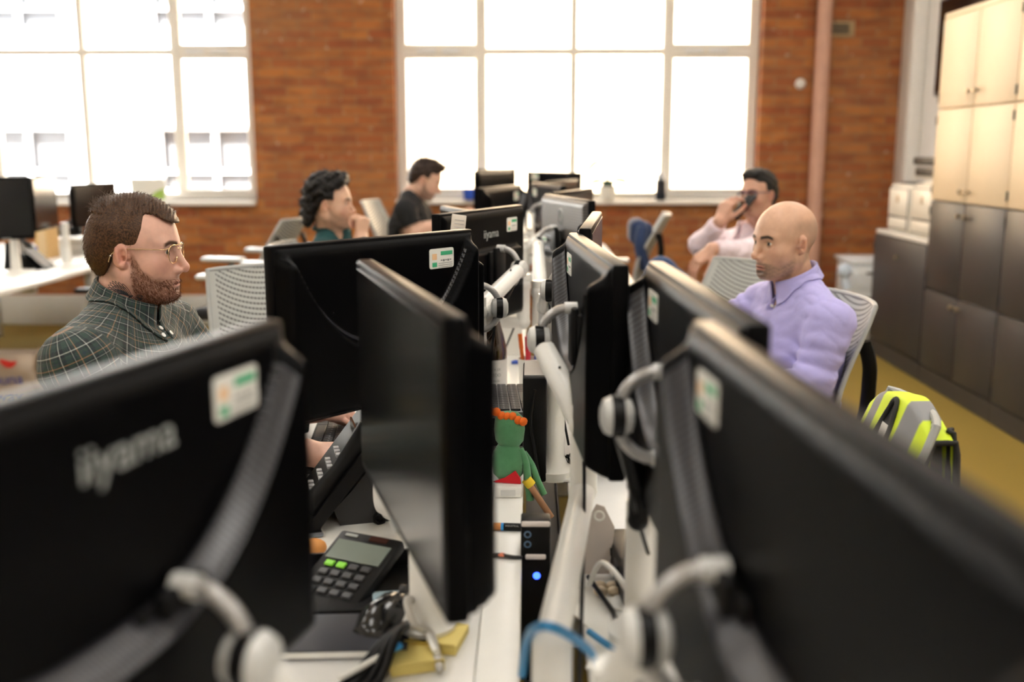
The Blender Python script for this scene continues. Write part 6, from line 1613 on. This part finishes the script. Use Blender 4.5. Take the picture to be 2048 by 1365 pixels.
# pale tag card, papers and cables on the near right desk
t = thing('tag_card', 'beige tag card with punched corner standing on the near right desk', 'card', (0.110, 1.66, 0.731), -0.1)
MB().prism([(-0.032, 0), (0.028, 0.004), (0.036, 0.085), (0.018, 0.120), (0.004, 0.124), (-0.018, 0.080)], 0, 0.003, Matrix.Rotation(PI / 2 - 0.12, 4, 'X')).build('card_sheet', mat('tag_beige', (0.56, 0.50, 0.46), 0.7), t)
MB().tube(arc((0.010, -0.014, 0.112), 0.008, 0, 2 * PI, 14), 0.0022, 6).build('eyelet', M_STK, t)
for i, (px, py, a, w_, d_) in enumerate(((1215, 1225, 0.4, 0.15, 0.21), (1180, 1300, -0.3, 0.10, 0.15), (1270, 1215, 0.9, 0.06, 0.09))):
    k = atz(px, py, 0.733); tag(MB().box((0, 0, 0.001), (w_, d_, 0.0015)).build('paper_sheet', M_STK, smooth=False), ('loose white paper under the white cable on the near right desk', 'white paper nearest the camera beside the blue cable', 'small white slip behind the foreground arm')[i], 'paper')
    o = bpy.data.objects['paper_sheet.%03d' % (i + 1)]; o.location = (max(k.x, 0.15), k.y, 0.731 + 0.002 * i); o.rotation_euler = (0, 0, a)
k = atz(1200, 1165, 0.75)
for i in range(4):
    t = tag(MB().ball((0, 0, 0), (0.012, 0.010, 0.008), n=12, m=8).build('nut', mat('pale_nut', (0.70, 0.58, 0.42), 0.6)), ('pale shelled nut at the far left of the little heap by the tag card', 'pale shelled nut at the near side of the little heap by the tag card', 'pale shelled nut at the right of the little heap by the tag card', 'pale shelled nut on the far side of the little heap by the tag card')[i], 'nut', 'pale nuts by the tag card')
    t.location = (0.118 + 0.022 * (i % 2), k.y - 0.01 + 0.02 * (i // 2), 0.739)
cable('white_cable', 'white cable arching over the papers on the near right desk', [(0.10, 1.58, 0.75), (0.115, 1.50, 0.82), (0.150, 1.42, 0.80), (0.150, 1.38, 0.745), (0.16, 1.30, 0.737)], 0.0045, M_CWHT)
cable('blue_cable', 'blue network cable looping round the white arm in the foreground', [at(1044, 1350, 1.20), at(1056, 1275, 1.12), at(1085, 1253, 1.04), at(1132, 1268, 1.05), at(1180, 1305, 1.10), at(1196, 1345, 1.14), at(1190, 1400, 1.16)], 0.0055, M_CBLUE)
cable('blue_cable', 'blue network cable lying behind the foreground arm, right desk', [(0.09, 1.42, 0.745), (0.12, 1.36, 0.75), (0.16, 1.33, 0.742), (0.20, 1.25, 0.738)], 0.005, M_CBLUE)
cable('black_cable', 'black cable crossing the white papers on the near right desk', [(0.10, 1.62, 0.745), (0.13, 1.50, 0.742), (0.145, 1.40, 0.750), (0.21, 1.42, 0.742)], 0.004, M_CBLK)
cable('black_cable', 'black cable drooping from the plaid shirt man\'s arm bracket past the bottle', [(-0.085, 2.50, 1.08), (-0.088, 2.46, 1.0), (-0.105, 2.42, 0.90), (-0.13, 2.40, 0.76)], 0.004, M_CBLK)
t = thing('power_strip', 'black power strip with sockets on the near right desk behind the tag card', 'power strip', (0.178, 1.56, 0.731), 0.06)
MB().box((0, 0, 0.03), (0.06, 0.34, 0.06), bev=0.008).build('strip_body', M_BLACKP, t)
for q in range(4): MB().box((-0.031, -0.12 + 0.08 * q, 0.032), (0.004, 0.04, 0.035), bev=0.004).build('socket', M_DKGREY, t)
MB().box((0, -0.03, 0.085), (0.05, 0.07, 0.05), bev=0.008).build('plug_adapter', M_BLACKP, t)
cable('black_cable', 'black lead hanging from the power strip to the desk', [(0.165, 1.40, 0.77), (0.15, 1.36, 0.80), (0.14, 1.30, 0.76), (0.15, 1.25, 0.738)], 0.005, M_CBLK)
# orange-lidded bottle and small things before the bald man
k = at(1263, 700, 2.92)
t = thing('drinks_bottle', 'clear grey bottle with bright orange lid before the bald man', 'bottle', (k.x, 2.92, 0.731))
MB().lathe([(0.024, 0), (0.027, 0.01), (0.027, 0.15), (0.024, 0.165)], 24).build('bottle_body', mat('smoky_plastic', (0.25, 0.26, 0.27), 0.2), t)
MB().lathe([(0.026, 0.163), (0.027, 0.170), (0.026, 0.200), (0.020, 0.208), (0.019, 0.222)], 24).build('orange_lid', mat('orange_plastic', (0.95, 0.16, 0.01), 0.35), t)
t = thing('phone_charger', 'white phone charger box on the desk before the bald man', 'charger', at(1238, 800, 2.55)); t.location.z = 0.731
MB().box((0, 0, 0.025), (0.07, 0.11, 0.05), bev=0.006).build('charger_box', M_STK, t); MB().box((0.0, -0.056, 0.03), (0.018, 0.002, 0.018)).build('socket', M_BLACKP, t)
t = thing('notepad', 'bright yellow notepad on the far end of the bald man\'s desk', 'notepad', (0.42, 4.10, 0.731), 0.2)
MB().box((0, 0, 0.015), (0.12, 0.16, 0.03), bev=0.004).build('pages', mat('acid_yellow', (0.85, 0.78, 0.03), 0.6), t); MB().box((0, 0.075, 0.0305), (0.12, 0.02, 0.002)).build('binding', M_BLACKP, t)
for i, (x, y, a, lb) in enumerate(((0.33, 3.75, 0.1, 'white papers on the desk between the two mesh chairs'), (0.40, 5.45, -0.1, 'white papers at the near end of the far right desk'), (0.30, 6.0, 0.2, 'white papers on the far right desk beside the ribbed monitor'))):
    t = thing('paper_stack', lb, 'papers', (x, y, 0.731), a, 'white papers on the right desks')
    for k in range(4): MB().box((0.006 * k * (-1) ** k, 0.01 * k, 0.004 + 0.0085 * k), (0.21, 0.297, 0.008)).build('paper_sheaf', M_STK, t)
# note flag on the plaid shirt man's big monitor
t = thing('note_flag', 'cream ribbed note clipped above the big stickered monitor', 'note', at(917, 446, 2.55)); t.rotation_euler = (0, 0.12, -0.3)
MB().box((0, 0, -0.005), (0.038, 0.004, 0.050), bev=0.0015).build('note_sheet', mat('cream_card', (0.80, 0.74, 0.66), 0.6), t)
for k in range(4): MB().box((0.003, -0.0025, -0.02 + 0.009 * k), (0.026, 0.001, 0.002)).build('ruled_line', mat('rule_grey', (0.55, 0.52, 0.50), 0.6), t)
# window sill things
t = thing('orchid_pot', 'white potted plant with arching leaves on the middle window sill', 'plant', at(1215, 388, 8.45)); t.location.z = 1.05
MB().lathe([(0.055, 0), (0.075, 0.11), (0.070, 0.11), (0.052, 0.01)], 24).build('pot', M_STK, t)
MB().ball((0, 0, 0.125), (0.05, 0.05, 0.035)).build('moss', mat('dark_moss', (0.02, 0.05, 0.03), 0.9), t)
M_LEAF = mat('leaf_green', (0.20, 0.28, 0.10), 0.5)
for i, (dx, hz) in enumerate(((-0.19, 0.22), (0.14, 0.24), (0.17, 0.05), (-0.15, 0.04))):
    MB().tube(bez([(0, 0, 0.12), (dx * 0.4, 0.0, 0.12 + hz * 0.8), (dx * 0.8, -0.02, 0.12 + hz * 0.6), (dx * 1.05, -0.03, 0.10 + hz * 0.3)], 6), [0.004 + 0.02 * math.sin(PI * q / 18) for q in range(19)], 6, flat=0.25).build('leaf', M_LEAF, t)
MB().tube(bez([(0, 0, 0.12), (-0.02, 0, 0.3), (-0.05, 0, 0.45), (-0.03, 0, 0.55)], 6), 0.005, 6).build('flower_stem', mat('dry_stem', (0.45, 0.35, 0.15), 0.7), t)
t = thing('drinks_flask', 'dark flask with clear lid on the middle window sill', 'flask', at(1321, 388, 8.45)); t.location.z = 1.05
MB().lathe([(0.04, 0), (0.043, 0.02), (0.043, 0.15), (0.03, 0.165)], 20).build('flask_body', mat('navy_steel', (0.03, 0.035, 0.05), 0.3, metal=0.5), t); MB().lathe([(0.036, 0.165), (0.036, 0.20), (0.02, 0.215)], 20).build('flask_lid', mat('clear_lid', (0.5, 0.55, 0.6), 0.2), t)
t = thing('spray_bottle', 'clear spray bottle with bright blue trigger at the right end of the sill', 'bottle', at(1504, 360, 8.45)); t.location.z = 1.05
MB().lathe([(0.045, 0), (0.048, 0.02), (0.048, 0.13), (0.018, 0.18)], 20).build('bottle_body', MATS['clear_lid'], t); MB().box((-0.01, 0, 0.21), (0.09, 0.03, 0.05), bev=0.01).build('trigger', MATS['cobalt_blue'], t)
t = thing('blue_tub', 'bright blue tub on the sill behind the black t-shirt man', 'tub', at(940, 402, 8.42)); t.location.z = 1.05
MB().lathe([(0.05, 0), (0.06, 0.09), (0.056, 0.09), (0.045, 0.01)], 20).build('tub_body', MATS['cobalt_blue'], t)
t = thing('leaflet_stand', 'leaflet stand with blue and green print on the left window sill', 'leaflets', at(296, 372, 8.45)); t.location.z = 1.04; t.rotation_euler = (0.15, 0, 0)
MB().box((0, 0.02, 0.09), (0.29, 0.012, 0.18)).build('leaflet', M_STK, t)
MB().add([(-0.14, 0.013, 0.005), (-0.05, 0.013, 0.005), (-0.14, 0.013, 0.07)], [(0, 1, 2)]).build('blue_corner', mat('leaflet_blue', (0.02, 0.30, 0.65), 0.5), t)
MB().add([(-0.02, 0.013, 0.005), (0.13, 0.013, 0.005), (0.13, 0.013, 0.10), (0.06, 0.013, 0.07)], [(0, 1, 2, 3)]).build('green_swoosh', mat('leaflet_green', (0.36, 0.55, 0.10), 0.5), t)
# paper carrier bag on the carpet
t = thing('paper_bag', 'creased paper carrier bag with blue words on the carpet at far left', 'bag', atz(22, 822, 0.0), 0.15)
def bagp(i, j):
    P_ = rrect(0.34, 0.16, 0.02, 3); q = P_[int(i * len(P_)) % len(P_)]; s_ = 1 - 0.06 * math.sin(PI * j)
    return (q[0] * s_ + 0.012 * math.sin(9 * j + 5 * i * 6.28), q[1] * s_ + 0.014 * math.sin(11 * j + 12 * i), 0.34 * j + 0.008 * math.sin(4 * i * 6.28) * j)
MB().grid(bagp, 16, 14).build('bag_body', mat('kraft_white', (0.58, 0.48, 0.40), 0.75, var=0.15, vs=9), t, ang=50)
M_BWORD = mat('word_blue', (0.02, 0.06, 0.40), 0.6)
text('bag_lettering', 'huna', 0.085, M_BWORD, t, Matrix.Translation((0.03, -0.096, 0.20)) @ Matrix.Rotation(PI / 2, 4, 'X'), ext=0.001)
text('bag_lettering', 'way', 0.095, M_BWORD, t, Matrix.Translation((0.03, -0.096, 0.095)) @ Matrix.Rotation(PI / 2, 4, 'X'), ext=0.001)
MB().tube(bez([(0.0, -0.098, 0.315), (0.025, -0.098, 0.295), (0.055, -0.098, 0.285), (0.085, -0.098, 0.300)], 6), [0.004 + 0.016 * math.sin(PI * q / 19) for q in range(19)], 8, flat=0.3).build('red_bird', mat('bag_red', (0.70, 0.03, 0.02), 0.6), t)
bpy.context.view_layer.update()
